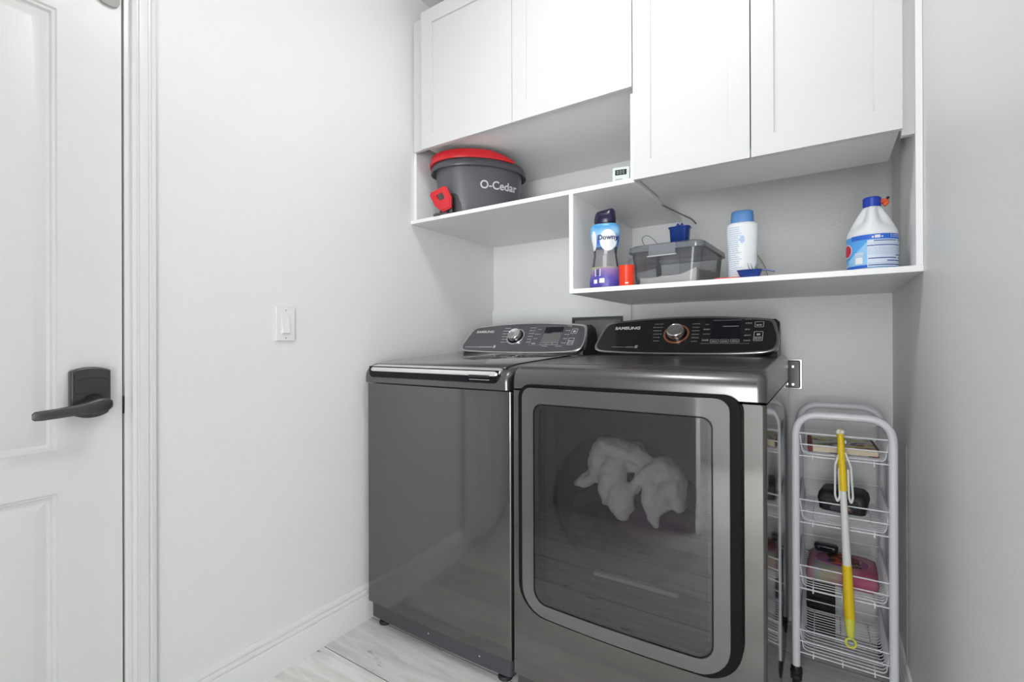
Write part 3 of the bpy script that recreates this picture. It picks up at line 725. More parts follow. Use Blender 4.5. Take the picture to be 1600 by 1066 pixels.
# local frame: X = long axis (towards the back right), Y = across, Z up
prof = [(.162, .102, 0), (.166, .106, .004), (.178, .115, .08), (.190, .124, .17), (.196, .129, .222)]
bm = NB(); loft(bm, [oval(0, 0, z, a, b, 128, 2.5) for a, b, z in prof], cap1=False)
loft(bm, [oval(0, 0, .222, .196, .129, 128, 2.5), oval(0, 0, .221, .190, .123, 128, 2.5), oval(0, 0, .03, .165, .105, 128, 2.5)], cap0=False)
bmesh.ops.remove_doubles(bm, verts=bm.verts, dist=1e-5)
obj('body', bm, GREYB, bk, local=True, ang=50)
# flared rim, dips at the ends like the real one
bm = NB(); rings = []
for a, b, z in ((.196, .129, .214), (.214, .146, .205), (.2165, .1485, .209), (.212, .145, .230), (.204, .138, .243), (.196, .130, .243), (.194, .128, .222)):
    rings.append([(x, y, zz+.012*(1-(x/.22)**2)-.004) for x, y, zz in oval(0, 0, z, a, b, 64, 2.3)])
loft(bm, rings, cap0=False, cap1=False)
obj('rim', bm, GREYR, bk, local=True, ang=60)
# red handle band arching round the front-left half of the rim
bm = NB(); rings = []
for i in range(33):
    t = i/32; a = math.radians(143+(302-143)*t)
    x, y, _ = oval(0, 0, 0, .216, .149, 360, 2.3)[int(math.degrees(a)) % 360]; nx, ny = math.cos(a), math.sin(a)
    h = .012+.024*min(1, math.sin(PI*t)*1.8); zb = .232+.012*(1-(x/.22)**2)
    k = .006
    rings.append([(x+nx*(-k), y+ny*(-k), zb), (x+nx*k*.6, y+ny*k*.6, zb-.001), (x+nx*k, y+ny*k, zb+h*.3), (x+nx*k*.3, y+ny*k*.3, zb+h*.85), (x-nx*k*.4, y-ny*k*.4, zb+h), (x-nx*k*1.6, y-ny*k*1.6, zb+h*.85)])
loft(bm, rings)
obj('handle', bm, RED, bk, local=True, ang=50, label='red carrying handle band')
# printed logo on the long side facing the room (-Y side, right half)
def wrap_text(s, size, cxl, zc, name, parent, m, bold=.001, a=None, yside=-1):
    me = text_bm(s, size, Matrix.Identity(4), bold=bold, align='CENTER')
    for v in me.vertices:
        lx, lz, h = cxl+v.co.x, zc+v.co.y, v.co.z
        t = (lz)/.222; A, B = .1645+.0315*t+.0035*math.sin(PI*min(t, 1)), .1045+.0245*t+.003*math.sin(PI*min(t, 1))
        q = max(0.0, 1-abs(lx/A)**2.5)**(1/2.5)
        v.co = Vector((lx, yside*(B*q+.0024+h), lz))
    return obj(name, me, m, parent, local=True, smooth=False)
wrap_text('O-Cedar', .047, .062, .125, 'logo', bk, LOGO, bold=.0007)
# dark surface patch for the shaded pedal recess, and red pedal at the near end
def on_bucket(ang, z, k):
    t = z/.222; A, B = .1645+.0315*t+.0035*math.sin(PI*min(t, 1)), .1045+.0245*t+.003*math.sin(PI*min(t, 1))
    c, s_ = math.cos(ang), math.sin(ang)
    x, y = A*math.copysign(abs(c)**.8, c), B*math.copysign(abs(s_)**.8, s_); n_ = Vector((c/A, s_/B, 0)).normalized()
    return Vector((x, y, z))+n_*k
bm = NB(); prev = None; NA = 16
for i in range(NA+1):
    q = i/NA; ang = math.radians(206+34*q); top = .100*min(1, (1-abs(2*q-1)**5)*1.0+.0)**.5 if 0 < i < NA else .055
    col_ = [bm.verts.new(on_bucket(ang, .001+(top-.001)*j/6, .0015)) for j in range(7)]
    if prev:
        for j in range(6): bm.faces.new((prev[j], col_[j], col_[j+1], prev[j+1]))
    prev = col_
obj('pedal_recess_shade', bm, BLACKP, bk, local=True)
bm = NB(); Mt = Matrix.Translation((-.163, -.120, .022)) @ Matrix.Rotation(math.radians(62), 4, 'Z') @ Matrix.Rotation(math.radians(-18), 4, 'Y') @ Matrix.Rotation(math.radians(-22), 4, 'X') @ Matrix.Scale(1.25, 4)
o_ = [(.026, .072), (-.026, .072), (-.033, .064), (-.033, .030), (-.017, .0), (.017, .0), (.033, .030), (.033, .064)]
i_ = [(.009, .056), (-.009, .056), (-.011, .054), (-.011, .042), (-.008, .036), (.008, .036), (.011, .042), (.011, .054)]
ring(bm, o_, i_, -.006, .006, 'yz'); obj('pedal', bm, RED, bk, local=True, tf=Mt, bevel=.002, label='red foot pedal')
bm = NB(); ring(bm, [(y*.85, z*.85+.006) for y, z in o_], [(y*1.1, z) for y, z in i_], -.009, -.0055, 'yz')
obj('pedal_plate', bm, RED, bk, local=True, tf=Mt, bevel=.001)
bm = NB(); loft(bm, [oval(-.175, -.098, z, a, b, 24, 2.5, math.radians(-28)) for a, b, z in ((.045, .030, .001), (.046, .031, .004), (.040, .026, .009), (.03, .02, .011))])
tube(bm, [(-.150, -.125, .008), (-.148, -.118, .032), (-.150, -.105, .048)], [.008, .006, .004], 8); tube(bm, [(-.190, -.100, .008), (-.186, -.096, .024), (-.178, -.09, .034)], .006, 8)
obj('pedal_base', bm, GREYR, bk, local=True)

# small digital thermometer
tc = thing('digital_clock', 'small pale digital clock standing on the upper shelf beside the tall cabinet', 'clock', (.958, -.575, ZU), math.radians(12))
T = Matrix.Rotation(math.radians(-9), 4, 'X')
obj('case', prism(NB(), rrect(-.030, .030, 0.003, .072, .004), -.006, .008, 'xz'), CLOCKW, tc, local=True, tf=T, bevel=.0015)
obj('screen', box(NB(), -.020, .020, -.0068, -.0055, .042, .062), LCDB, tc, local=True, tf=T, smooth=False, label='dark digital screen')
bm = NB()
for i, dgt in enumerate((-.014, -.004, .006)): ring(bm, rrect(dgt, dgt+.006, .046, .058, .0005, 1), rrect(dgt+.0014, dgt+.0046, .0474, .0566, .0003, 1), -.0074, -.0067)
obj('digits', bm, mat('lcd digits', (.3, .34, .32), .4), tc, local=True, tf=T, smooth=False)
bm = NB(); box(bm, -.018, .018, -.0065, -.0058, .014, .019); box(bm, -.018, .006, -.0065, -.0058, .024, .028)
obj('buttons', bm, mat('soft grey', (.35, .38, .36), .5), tc, local=True, tf=T, smooth=False)

# scent-booster bottle
def band_mat(name, bands):
    """printed sleeve: colours by height and around, from the bottle's own coordinates"""
    m = mat(name, (.8, .8, .8), .3); b = bsdf(m)
    tc_ = N(m, 'ShaderNodeTexCoord'); sp = N(m, 'ShaderNodeSeparateXYZ'); L(m, tc_.outputs['Object'], sp.inputs[0])
    nz = N(m, 'ShaderNodeTexNoise'); nz.inputs['Scale'].default_value = 22; nz.inputs['Detail'].default_value = 1; L(m, tc_.outputs['Object'], nz.inputs['Vector'])
    ma = N(m, 'ShaderNodeMath', operation='MULTIPLY_ADD'); ma.inputs[1].default_value = .05; L(m, nz.outputs['Fac'], ma.inputs[0]); L(m, sp.outputs[2], ma.inputs[2])
    mr = N(m, 'ShaderNodeMapRange'); mr.inputs['From Min'].default_value = .025; mr.inputs['From Max'].default_value = .305; L(m, ma.outputs[0], mr.inputs['Value'])
    cr = N(m, 'ShaderNodeValToRGB'); el = cr.color_ramp.elements
    while len(el) < len(bands): el.new(.5)
    for e, (p, c) in zip(el, bands): e.position = p; e.color = srgb(*c)
    L(m, mr.outputs[0], cr.inputs[0]); L(m, cr.outputs[0], b.inputs['Base Color']); return m, cr, b
dw = thing('detergent_bottle', 'clear scent-booster bottle with dark violet cap and blue floral sleeve, leftmost on the lower shelf', 'bottle', (.903, -.585, ZL), math.radians(14))
DP = [(.050, 0), (.055, .004), (.054, .03), (.047, .075), (.0405, .115), (.041, .135), (.049, .170), (.0535, .200), (.052, .218), (.042, .230), (.030, .234)]
def dring(z, k=1.0):
    for (r0, z0_), (r1, z1_) in zip(DP, DP[1:]):
        if z0_ <= z <= z1_: return r0+(r1-r0)*(z-z0_)/max(1e-6, z1_-z0_)
    return DP[-1][0]
bm = NB(); loft(bm, [oval(0, 0, z, r, r*.66, 96, 2.3) for r, z in DP])
obj('body', bm, CLEARB, dw, local=True, ang=60)
bead = mat('scent beads', (.62, .60, .66), .7)
def sleeve(name, za, zb, m, k=.0006, parent=dw, fn=None, nn=9):
    bm = NB(); zs = [za+(zb-za)*i/nn for i in range(nn+1)]
    loft(bm, [oval(0, 0, z, dring(z)+k, dring(z)*.66+k, 96, 2.3) for z in zs], cap0=False, cap1=False); return obj(name, bm, m, parent, local=True, ang=60)
m1, _, _ = band_mat('blue floral sleeve', [(0, (90, 160, 215)), (.45, (120, 190, 225)), (.6, (60, 90, 190)), (.68, (150, 200, 235)), (.8, (70, 150, 205)), (.9, (120, 200, 210))])
sleeve('upper_sleeve', .145, .228, m1)
m2, _, _ = band_mat('purple floral sleeve', [(0, (66, 58, 150)), (.12, (84, 74, 165)), (.22, (150, 120, 165)), (.30, (170, 190, 90)), (.36, (215, 180, 100)), (.45, (200, 200, 205))])
sleeve('lower_sleeve', .004, .075, m2)
def on_bottle(px, z, k, A=1.0, B=.66, ring_=dring, yside=-1):
    r = ring_(z); q = max(0.0, 1-abs(px/(r*A))**2.3)**(1/2.3); return Vector((px, yside*(r*B*q+k), z))
def patch(cxp, czp, rx, rz, k=.0012, n=28, fn=on_bottle):
    bm = NB(); c = bm.verts.new(fn(cxp, czp, k)); prev = None
    for s in (.2, .4, .6, .8, 1.0):
        row = [bm.verts.new(fn(cxp+rx*s*math.cos(2*PI*i/n), czp+rz*s*math.sin(2*PI*i/n), k)) for i in range(n)]
        for i in range(n):
            if prev is None: bm.faces.new((c, row[i], row[(i+1) % n]))
            else: bm.faces.new((prev[i], row[i], row[(i+1) % n], prev[(i+1) % n]))
        prev = row
    return bm
LABW = mat('white label', (.80, .81, .83), .35)
obj('label_disc', patch(.014, .168, .029, .037, .0016), LABW, dw, local=True)
obj('label_disc', patch(-.036, .168, .010, .034, .0016), LABW, dw, local=True)
def wrapped(s, size, cxp, czp, fn, bold=.0006, k=.0016, sx=1):
    me = text_bm(s, size, Matrix.Identity(4), bold=bold, align='CENTER', sx=sx)
    for v in me.vertices: v.co = fn(cxp+v.co.x, czp+v.co.y, k+v.co.z)
    return me
INK = mat('dark blue ink', (.02, .03, .10), .4)
obj('brand_text', wrapped('Downy', .0235, .013, .170, on_bottle, bold=.0006, k=.0030), INK, dw, local=True, smooth=False)
bm = NB()
for i, (a, b) in enumerate(((-.004, .030), (.0, .030), (.002, .026))): 
    z = .160-.006*i; vs = [bm.verts.new(on_bottle(x, zz, .0022)) for x, zz in ((a, z), (b, z), (b, z+.0016), (a, z+.0016))]; bm.faces.new(vs)
obj('small_print', bm, mat('grey ink', (.35, .38, .45), .5), dw, local=True, smooth=False)
bm = NB()
for a, b, z0_, z1_ in ((-.032, -.012, .042, .068), (-.036, -.024, .016, .030), (-.016, .002, .018, .034)):
    vs = [bm.verts.new(on_bottle(x, zz, .0012)) for x, zz in ((a, z0_), (b, z0_), (b, z1_), (a, z1_))]; bm.faces.new(vs)
obj('barcode_label', bm, LABW, dw, local=True, smooth=False)
bm = NB()
for i in range(7):
    z = .045+.0032*i; vs = [bm.verts.new(on_bottle(x, zz, .0018)) for x, zz in ((-.030, z), (-.014, z), (-.014, z+.0016), (-.030, z+.0016))]; bm.faces.new(vs)
obj('barcode', bm, INK, dw, local=True, smooth=False)
bm = NB(); rings = []
for i, (r, z) in enumerate(((.036, .229), (.0385, .234), (.0380, .248), (.0350, .266), (.029, .273))):
    rings.append([(x, y, z_+(.007*(x/.036)-.005*math.cos(x/.036*PI*1.3) if i > 2 else 0)) for x, y, z_ in oval(0, 0, z, r, r*.86, 30, 2.6)])
loft(bm, rings)
obj('cap', bm, NAVY, dw, local=True, ang=60, label='dark violet cap')

# red measuring cup between the bottle and the container
rc = thing('measuring_cup', 'bright red-orange plastic cup between the scent bottle and the clear container', 'cup', (.993, -.617, ZL))
bm = NB(); lathe(bm, [(.024, .0), (.025, .002), (.0265, .066), (.0275, .070), (.0262, .070), (.0235, .004)], 0, 0, 28)
obj('cup', bm, ORANGE, rc, local=True); obj('cup_print', box(NB(), .004, .014, -.0262, -.0250, .006, .011), LABW, rc, local=True, smooth=False)

# clear latch container with powder
bn = thing('storage_container', 'clear lidded plastic container half full of white powder on the lower shelf', 'container', (1.117, -.423, ZL), math.radians(-3))
bm = NB(); BX, BY = .122, .158
def brr(k, z, dx=0): return [(p[0], p[1], z) for p in rrect(-BX+k, BX-k, -BY+k, BY-k, .030, 6)]
loft(bm, [brr(.014, .001), brr(.012, .004), brr(.002, .120), brr(.0, .125)], cap1=False)
loft(bm, [brr(.003, .125), brr(.0045, .118), brr(.016, .006)], cap0=False)
obj('tub', bm, CLEARP, bn, local=True, ang=50)
bm = NB(); loft(bm, [brr(-.006, .118), brr(-.007, .124), brr(-.006, .136), brr(.004, .142), brr(.012, .1425), brr(.016, .138)])
obj('lid', bm, CLEARL, bn, local=True, ang=40)
bm = NB(); ring(bm, [(p[0], p[1]) for p in brr(-.0075, 0)], [(p[0], p[1]) for p in brr(.002, 0)], .119, .1225, 'xy')
obj('lid_flange', bm, CLEARL, bn, local=True)
for sy, xa, xb in ((-1, -.048, .042),):
    bm = NB(); V = [(-.1655, .098), (-.170, .100), (-.1715, .104), (-.1700, .128), (-.168, .137), (-.163, .138), (-.1645, .104)]
    prism(bm, V, xa, xb, 'yz'); obj('latch', bm, mat('latch plastic', (.20, .21, .23), .18), bn, local=True, bevel=.001, label='grey snap latch')
    bm = NB(); prism(bm, [(-.1665, .0965), (-.177, .0965), (-.177, .0995), (-.1665, .101)], xa-.003, xb+.003, 'yz'); obj('latch_lip', bm, mat('latch lip', (.50, .52, .54), .2), bn, local=True)
# powder heap (uncountable grains)
bm = NB(); nx, ny = 30, 30; G = []
for i in range(nx+1):
    row = []
    for j in range(ny+1):
        x = -.105+.210*i/nx; y = -.141+.282*j/ny
        h = .030+.020*max(0, (x-.0)/.1)+.012*math.exp(-((x+.01)**2+(y+.12)**2)/.0004)+.006*noise.noise(Vector((x*18, y*18, 3)))+.016*(j/ny)
        k = 1-.085*(1-min(1, h/.12)); row.append((x*k, y*k, h))
    G.append(row)
vt = [[bm.verts.new(p) for p in r] for r in G]
for i in range(nx):
    for j in range(ny): bm.faces.new((vt[i][j], vt[i+1][j], vt[i+1][j+1], vt[i][j+1]))
vb = [[bm.verts.new((p[0]*.985, p[1]*.985, .0075)) for p in r] for r in G]
for i in range(nx):
    for j in range(ny): bm.faces.new((vb[i][j], vb[i][j+1], vb[i+1][j+1], vb[i+1][j]))
for i in range(nx):
    bm.faces.new((vt[i][0], vb[i][0], vb[i+1][0], vt[i+1][0])); bm.faces.new((vt[i][ny], vt[i+1][ny], vb[i+1][ny], vb[i][ny]))
    bm.faces.new((vt[0][i], vt[0][i+1], vb[0][i+1], vb[0][i])); bm.faces.new((vt[nx][i], vb[nx][i], vb[nx][i+1], vt[nx][i+1]))
pw = tag(obj('washing_powder', bm, POWDER, tf=wm(bn)), 'white washing powder filling the bottom of the clear container', 'powder', kind='stuff')

# blue scoop standing on the container lid
sc = thing('measuring_scoop', 'blue translucent scoop standing upright on the clear container lid', 'scoop', (1.125, -.43, ZL+.1428))
bm = NB(); loft(bm, [oval(0, 0, z, a, b, 24, 5) for a, b, z in ((.0285, .02, .0), (.0295, .021, .002), (.0335, .024, .070), (.037, .027, .074), (.038, .028, .078), (.034, .024, .0782), (.030, .021, .068), (.026, .018, .004))])
obj('cup', bm, BLUET, sc, local=True, ang=40)
bm = NB(); prism(bm, [(-.034, .077), (.034, .077), (.028, .081), (.012, .086), (.009, .093), (.004, .093), (.004, .087), (-.004, .087), (-.004, .093), (-.009, .093), (-.012, .086), (-.028, .081)], -.003, .003, 'xz')
obj('handle', bm, BLUET, sc, local=True, bevel=.001)
# translucent jug behind the container
jg = thing('jug', 'frosted jug with white cap half hidden behind the clear container', 'jug', (.935, -.30, ZL))
bm = NB(); loft(bm, [oval(0, 0, z, a, a*.8, 28, 3) for a, z in ((.042, 0), (.046, .004), (.046, .125), (.040, .145), (.018, .158))])
obj('body', bm, clear_mat('frosted jug plastic', (.8, .8, .8), .3, .25, (.50, .51, .52)), jg, local=True, ang=50)
obj('cap', lathe(NB(), [(.019, .156), (.020, .158), (.020, .176), (.017, .179)], 0, 0, 24), WPL, jg, local=True)
# white bottle with light blue cap
wb = thing('detergent_bottle', 'white bottle with light blue cap and fine blue print, centre of the lower shelf', 'bottle', (1.342, -.535, ZL), math.radians(8))
WP = [(.036, 0), (.040, .003), (.0405, .04), (.0425, .09), (.0455, .14), (.0465, .165), (.044, .178), (.036, .184)]
def wring(z):
    for (r0, z0_), (r1, z1_) in zip(WP, WP[1:]):
        if z0_ <= z <= z1_: return r0+(r1-r0)*(z-z0_)/(z1_-z0_)
    return .03
bm = NB(); loft(bm, [oval(0, 0, z, r, r*.72, 36, 2.3) for r, z in WP])
obj('body', bm, HDPE, wb, local=True, ang=60)
bm = NB(); loft(bm, [oval(0, 0, z, r, r*.82, 30, 2.6) for r, z in ((.0335, .183), (.034, .186), (.033, .196), (.0325, .204), (.0325, .205), (.031, .218), (.028, .2205))])
obj('cap', bm, BLUEL, wb, local=True, ang=50, label='light blue cap')
bm = NB(); rn = random.Random(11)
fnw = lambda x, z, k: on_bottle(x, z, k, 1, .72, wring)
for i in range(23):
    z = .020+.0066*i; x = -.0385
    e = rn.uniform(-.020, -.003)
    while x < e:
        w_ = rn.uniform(.003, .008); vs = [bm.verts.new(fnw(a, b, .0007)) for a, b in ((x, z), (min(x+w_, e+.003), z), (min(x+w_, e+.003), z+.0017), (x, z+.0017))]; bm.faces.new(vs); x += w_+.0012
obj('small_print', bm, mat('pale blue ink', (.25, .42, .66), .5), wb, local=True, smooth=False)
obj('badge', patch(-.001, .128, .0075, .012, .0007, fn=fnw), mat('pale blue badge', (.42, .55, .75), .5), wb, local=True)
# blue scoop with a small brush, lying near the front edge
bs = thing('scoop', 'small dark blue scoop with bristles lying in front of the white bottle', 'scoop', (1.372, -.612, ZL), math.radians(4))
bm = NB(); loft(bm, [oval(0, 0, z, a, b, 24, 3.5) for a, b, z in ((.024, .018, .0005), (.026, .020, .003), (.034, .026, .021), (.036, .028, .023), (.032, .025, .0225), (.024, .018, .004))])
obj('cup', bm, BLUET, bs, local=True, ang=40)
bm = NB(); prism(bm, [(.030, .0205), (.048, .019), (.062, .015), (.066, .013), (.066, .017), (.061, .0190), (.048, .0225), (.030, .0245)], -.009, .009, 'xz')
obj('handle', bm, BLUET, bs, local=True, bevel=.001)
bm = NB()
for x in (-.002, .006, .014, .018): tube(bm, [(x+.006, -.004, .018), (x, -.004, .030), (x-.004*(1 if x < .01 else -1), -.004, .046-abs(x)*.3)], [.0011, .0010, .0004], 6)
obj('bristles', bm, BLACKP, bs, local=True)
# flat red lid
bm = NB(); prism(bm, rrect(-.045, .045, -.018, .018, .006), 0, .0055)
o = obj('flat_scraper', bm, mat('coral red plastic', (.70, .06, .05), .4), bevel=.0015, tf=Matrix.Translation((1.318, -.606, ZL)) @ Matrix.Rotation(math.radians(6), 4, 'Z'))
tag(o, 'flat red plastic piece lying on the shelf edge before the white bottle', 'scraper')

# bleach jug
bl = thing('bleach_jug', 'white bleach jug with dark blue cap and blue label at the shelf end', 'jug', (1.669, -.556, ZL), math.radians(-6))
BP = [(.052, 0), (.0565, .004), (.0575, .012), (.0575, .098), (.056, .108), (.049, .124), (.036, .150), (.024, .172), (.0165, .182)]
def bring(z):
    for (r0, z0_), (r1, z1_) in zip(BP, BP[1:]):
        if z0_ <= z <= z1_: return r0+(r1-r0)*(z-z0_)/(z1_-z0_)
    return .02
def bsec(z, r):
    k = max(0, min(1, (z-.108)/.03))*(1-max(0, (z-.165)/.02)); out = []
    for i in range(64):
        a = 2*PI*i/64+PI/2*0; g = 1-.34*k*math.sin(2*(a+1.536))**2*(1 if math.sin(a+1.536+PI/2) > -.3 else 0)
        c, s = math.cos(a), math.sin(a); out.append((r*g*c, r*g*s, z))
    return out
bm = NB(); zs = sorted(set([p[1] for p in BP]+[.116, .132, .140, .160, .166]))
def bringx(z): return bring(z)
loft(bm, [bsec(z, bring(z)) for z in zs])
obj('body', bm, HDPE, bl, local=True, ang=60)
lathe_cap = [(.0195, .178), (.0205, .180), (.0205, .202), (.0185, .2045)]
obj('cap', lathe(NB(), lathe_cap, 0, 0, 30), BLUEC, bl, local=True, label='dark blue cap')
bm = NB(); tube(bm, fillet([(.016, .004, .190), (.026, .003, .194), (.034, .002, .188), (.026, .001, .180)], .004, 4), .0062, 8)
obj('trigger', bm, mat('orange red', (.70, .10, .03), .4), bl, local=True, label='orange red clip beside the cap')
obj('trigger_tip', lathe(NB(), [(.002, .196), (.0038, .198), (.0038, .201), (.001, .203)],   .035, .002, 12), BLACKP, bl, local=True)
def on_jug(ang, z, k): r = bring(z)+k; return Vector((r*math.cos(ang), r*math.sin(ang), z))
def strip(a0, a1, z0_, z1_, k, na=24, ztop=None):
    bm = NB(); row0 = row1 = None
    for i in range(na+1):
        a = math.radians(a0+(a1-a0)*i/na); b0 = bm.verts.new(on_jug(a, z0_, k)); t0 = bm.verts.new(on_jug(a, ztop(i/na) if ztop else z1_, k))
        if row0: bm.faces.new((row0, b0, t0, row1))
        row0, row1 = b0, t0
    return bm
BLB = mat('label blue', (.03, .14, .62), .35); BLM = mat('label mid blue', (.10, .38, .80), .35); BLS = mat('label sky blue', (.30, .58, .86), .35); BLW = mat('label pale', (.66, .74, .86), .4); BLN = mat('label navy', (.015, .04, .28), .4)
obj('label_sleeve', strip(180, 372, .006, .094, .0006, 60), BLM, bl, local=True)
obj('label_swoosh', strip(208, 262, .008, .05, .0010, 24, lambda t: .030+.046*t**1.3), BLS, bl, local=True)
obj('label_band', strip(222, 372, .082, .095, .0011, 40), BLB, bl, local=True)
obj('label_band', strip(200, 262, .006, .014, .0012, 20), BLB, bl, local=True)
obj('label_panel', strip(262, 372, .008, .080, .0011, 40), BLW, bl, local=True)
bm = NB()
def addstrip(a0, a1, z0_, z1_, k, bm=bm):
    t = strip(a0, a1, z0_, z1_, k, 8); me = bpy.data.meshes.new('x'); t.to_mesh(me); t.free(); bm.from_mesh(me); bpy.data.meshes.remove(me)
rn = random.Random(4)
for z, segs in ((.0755, ((276, 330), (338, 345), (350, 366))), (.0635, ((262, 366),)), (.0365, ((330, 366),)), (.0295, ((264, 300), (300, 332), (340, 347), (352, 366))), (.0220, ((305, 348),)), (.0115, ((264, 366),))):
    for a0, a1 in segs: addstrip(a0, a1, z, z+.0022, .0016)
addstrip(366, 372, .008, .094, .0016)
obj('label_lines', bm, BLN, bl, local=True)
bm2 = NB()
for z in (.070, .057, .053, .049, .045, .041, .017):
    a = 264
    while a < 362: q = rn.uniform(3, 9); addstrip(a, a+q, z, z+.0010, .0015, bm2); a += q+1.5
obj('small_print', bm2, mat('label grey print', (.38, .46, .62), .5), bl, local=True)
bm3 = NB()
for z in (.091, .0865): 
    addstrip(314, 317, z-.0010, z+.0012, .0018, bm3)
    a = 320
    while a < 360: q = rn.uniform(3, 7); addstrip(a, a+q, z-.0008, z+.0008, .0018, bm3); a += q+1.2
addstrip(272, 276, .085, .089, .0018, bm3); addstrip(278, 290, .084, .092, .0018, bm3); addstrip(292, 296, .085, .089, .0018, bm3)
obj('label_heading', bm3, LABW, bl, local=True)
bm3 = NB(); addstrip(234, 252, .018, .036, .0015, bm3)
obj('label_box', bm3, LABW, bl, local=True)
for z in (.046, .042, .038): bm3 = NB(); addstrip(233, 254, z, z+.002, .0018, bm3); obj('label_stroke', bm3, LABW, bl, local=True)
def jugpatch(a, z, ra, rz, k):
    fn = lambda x, zz, kk: on_jug(math.radians(a)+x/.0575, zz, kk); return patch(0, z, ra, rz, k, fn=fn)
obj('emblem', jugpatch(205, .058, .019, .019, .0013), LABW, bl, local=True); obj('emblem', jugpatch(205, .058, .0165, .0165, .0016), mat('emblem red', (.55, .02, .06), .4), bl, local=True)

# ================================================================= WIRE CART
CX0, CX1, CYF, CYR, CT = 1.479, 1.728, -.400, -.105, .880
ct = thing('storage_cart', 'narrow white four-tier wire cart on casters beside the dryer', 'cart', (1.603, -.25, 0))
for nm, y, r in (('front_hoop', CYF, .0118), ('rear_hoop', CYR, .0118)):
    pts = fillet([(CX0, y, .066), (CX0, y, CT), (CX1, y, CT), (CX1, y, .066)], .070, 10)
    obj(nm, tube(NB(), pts, r, 14), CARTW, ct, ang=60)
def wires(zt):
    bm = NB(); q = .0021
    for y in (CYF, CYR):
        for dz in (0, -.036, -.073): tube(bm, [(CX0, y-(.002 if y == CYF else -.002), zt+dz), (CX1, y-(.002 if y == CYF else -.002), zt+dz)], q, 8)
    for x in (CX0+.011, CX1-.009):
        tube(bm, [(x, CYF, zt), (x, CYR, zt)], q, 8)
    n = 16
    for i in range(n+1):
        y = CYF+.004+(CYR-CYF-.008)*i/n
        tube(bm, fillet([(CX0+.011, y, zt), (CX0+.020, y, zt-.062), (CX0+.034, y, zt-.0655), (CX1-.024, y, zt-.0655), (CX1-.017, y, zt-.058), (CX1-.009, y, zt)], .012, 4), q*.85, 6)
    for x in (CX0+.047, 1.603, CX1-.045):
        tube(bm, fillet([(x, CYF-.003, zt-.083), (x, CYF-.0005, zt-.069), (x, CYR+.0005, zt-.069), (x, CYR+.003, zt-.083)], .004, 3), q, 8)
    return bm
for zt in (.820, .606, .394, .186):
    obj('basket', wires(zt), CARTW, ct, ang=60)
for x in (CX0, CX1):
    for y in (CYF, CYR):
        bm = NB(); lathe(bm, [(.011, .068), (.013, .064), (.013, .052), (.018, .046), (.016, .038)], x, y, 16)
        box(bm, x-.016, x-.012, y-.004, y+.022, .020, .050); box(bm, x+.012, x+.016, y-.004, y+.022, .020, .050)
        c = obj('caster', bm, BLACKP, ct, label='black caster')
        bm = NB(); V = [[(x+h, y+.012+r*math.cos(a), .0245+r*math.sin(a)) for a in [2*PI*k/24 for k in range(24)]] for h, r in ((-.0115, .016), (-.011, .022), (-.007, .0245), (.007, .0245), (.011, .022), (.0115, .016))]
        loft(bm, V); obj('wheel', bm, RUB, c)

# things in the cart
def art_mat(name, base, spots, scale=14, seed=0):
    m = mat(name, base, .45); b = bsdf(m); v = objco(m, (1, 1, 1))
    prev = None; col = N(m, 'ShaderNodeRGB'); col.outputs[0].default_value = (*base, 1); prev = col.outputs[0]
    for i, (c, thr) in enumerate(spots):
        mp = N(m, 'ShaderNodeMapping'); mp.inputs['Location'].default_value = (seed+i*3.7, i*1.3, 0); L(m, v, mp.inputs[0])
        n = N(m, 'ShaderNodeTexNoise'); n.inputs['Scale'].default_value = scale; n.inputs['Detail'].default_value = 2; n.inputs['Distortion'].default_value = .8; L(m, mp.outputs[0], n.inputs['Vector'])
        cr = N(m, 'ShaderNodeValToRGB'); cr.color_ramp.elements[0].position = thr; cr.color_ramp.elements[1].position = thr+.02
        cr.color_ramp.elements[0].color = (0, 0, 0, 1); cr.color_ramp.elements[1].color = (1, 1, 1, 1); L(m, n.outputs['Fac'], cr.inputs[0])
        mx = N(m, 'ShaderNodeMix', data_type='RGBA'); L(m, cr.outputs[0], mx.inputs[0]); L(m, prev, mx.inputs[6]); mx.inputs[7].default_value = (*c, 1); prev = mx.outputs[2]
    L(m, prev, b.inputs['Base Color']); return m
bo = thing('book', 'illustrated softcover book with maroon spine in the top basket of the cart', 'book', (1.603, -.285, .759), math.radians(2))
obj('pages', box(NB(), -.089, .089, -.088, .088, .002, .019), PAPER, bo, local=True, smooth=False)
bm = NB(); box(bm, -.0925, .0925, -.091, .091, 0, .002); box(bm, -.0925, .0925, -.091, .091, .019, .021)
obj('cover', bm, art_mat('book cover art', (.55, .56, .52), [((.50, .48, .06), .53), ((.06, .08, .10), .60), ((.30, .03, .03), .60)], 16), bo, local=True, bevel=.0004, seg=1)
obj('cover_stripe', box(NB(), .086, .0935, -.0915, .0915, .0195, .0216), MAROON, bo, local=True, smooth=False)
obj('spine', box(NB(), -.0935, -.080, -.0915, .0915, -.0002, .0215), MAROON, bo, local=True, bevel=.001, label='maroon spine')
ca = thing('hard_case', 'black rounded hard case in the second basket of the cart', 'case', (1.612, -.225, .5445), math.radians(-8))
bm = NB(); R_ = lambda a, b, z, r: [(p[0], p[1], z) for p in rrect(-a, a, -b, b, r, 5)]
loft(bm, [R_(.058, .050, 0, .012), R_(.064, .056, .004, .016), R_(.067, .059, .030, .017), R_(.0675, .0595, .034, .017)])
obj('base', bm, mat('case black', (.022, .022, .024), .38), ca, local=True, ang=45)
bm = NB(); loft(bm, [R_(.069, .061, .034, .017), R_(.069, .061, .040, .017), R_(.066, .058, .056, .018), R_(.058, .050, .067, .02), R_(.046, .04, .069, .02)])
obj('lid', bm, mat('case lid', (.028, .028, .029), .5), ca, local=True, ang=45)
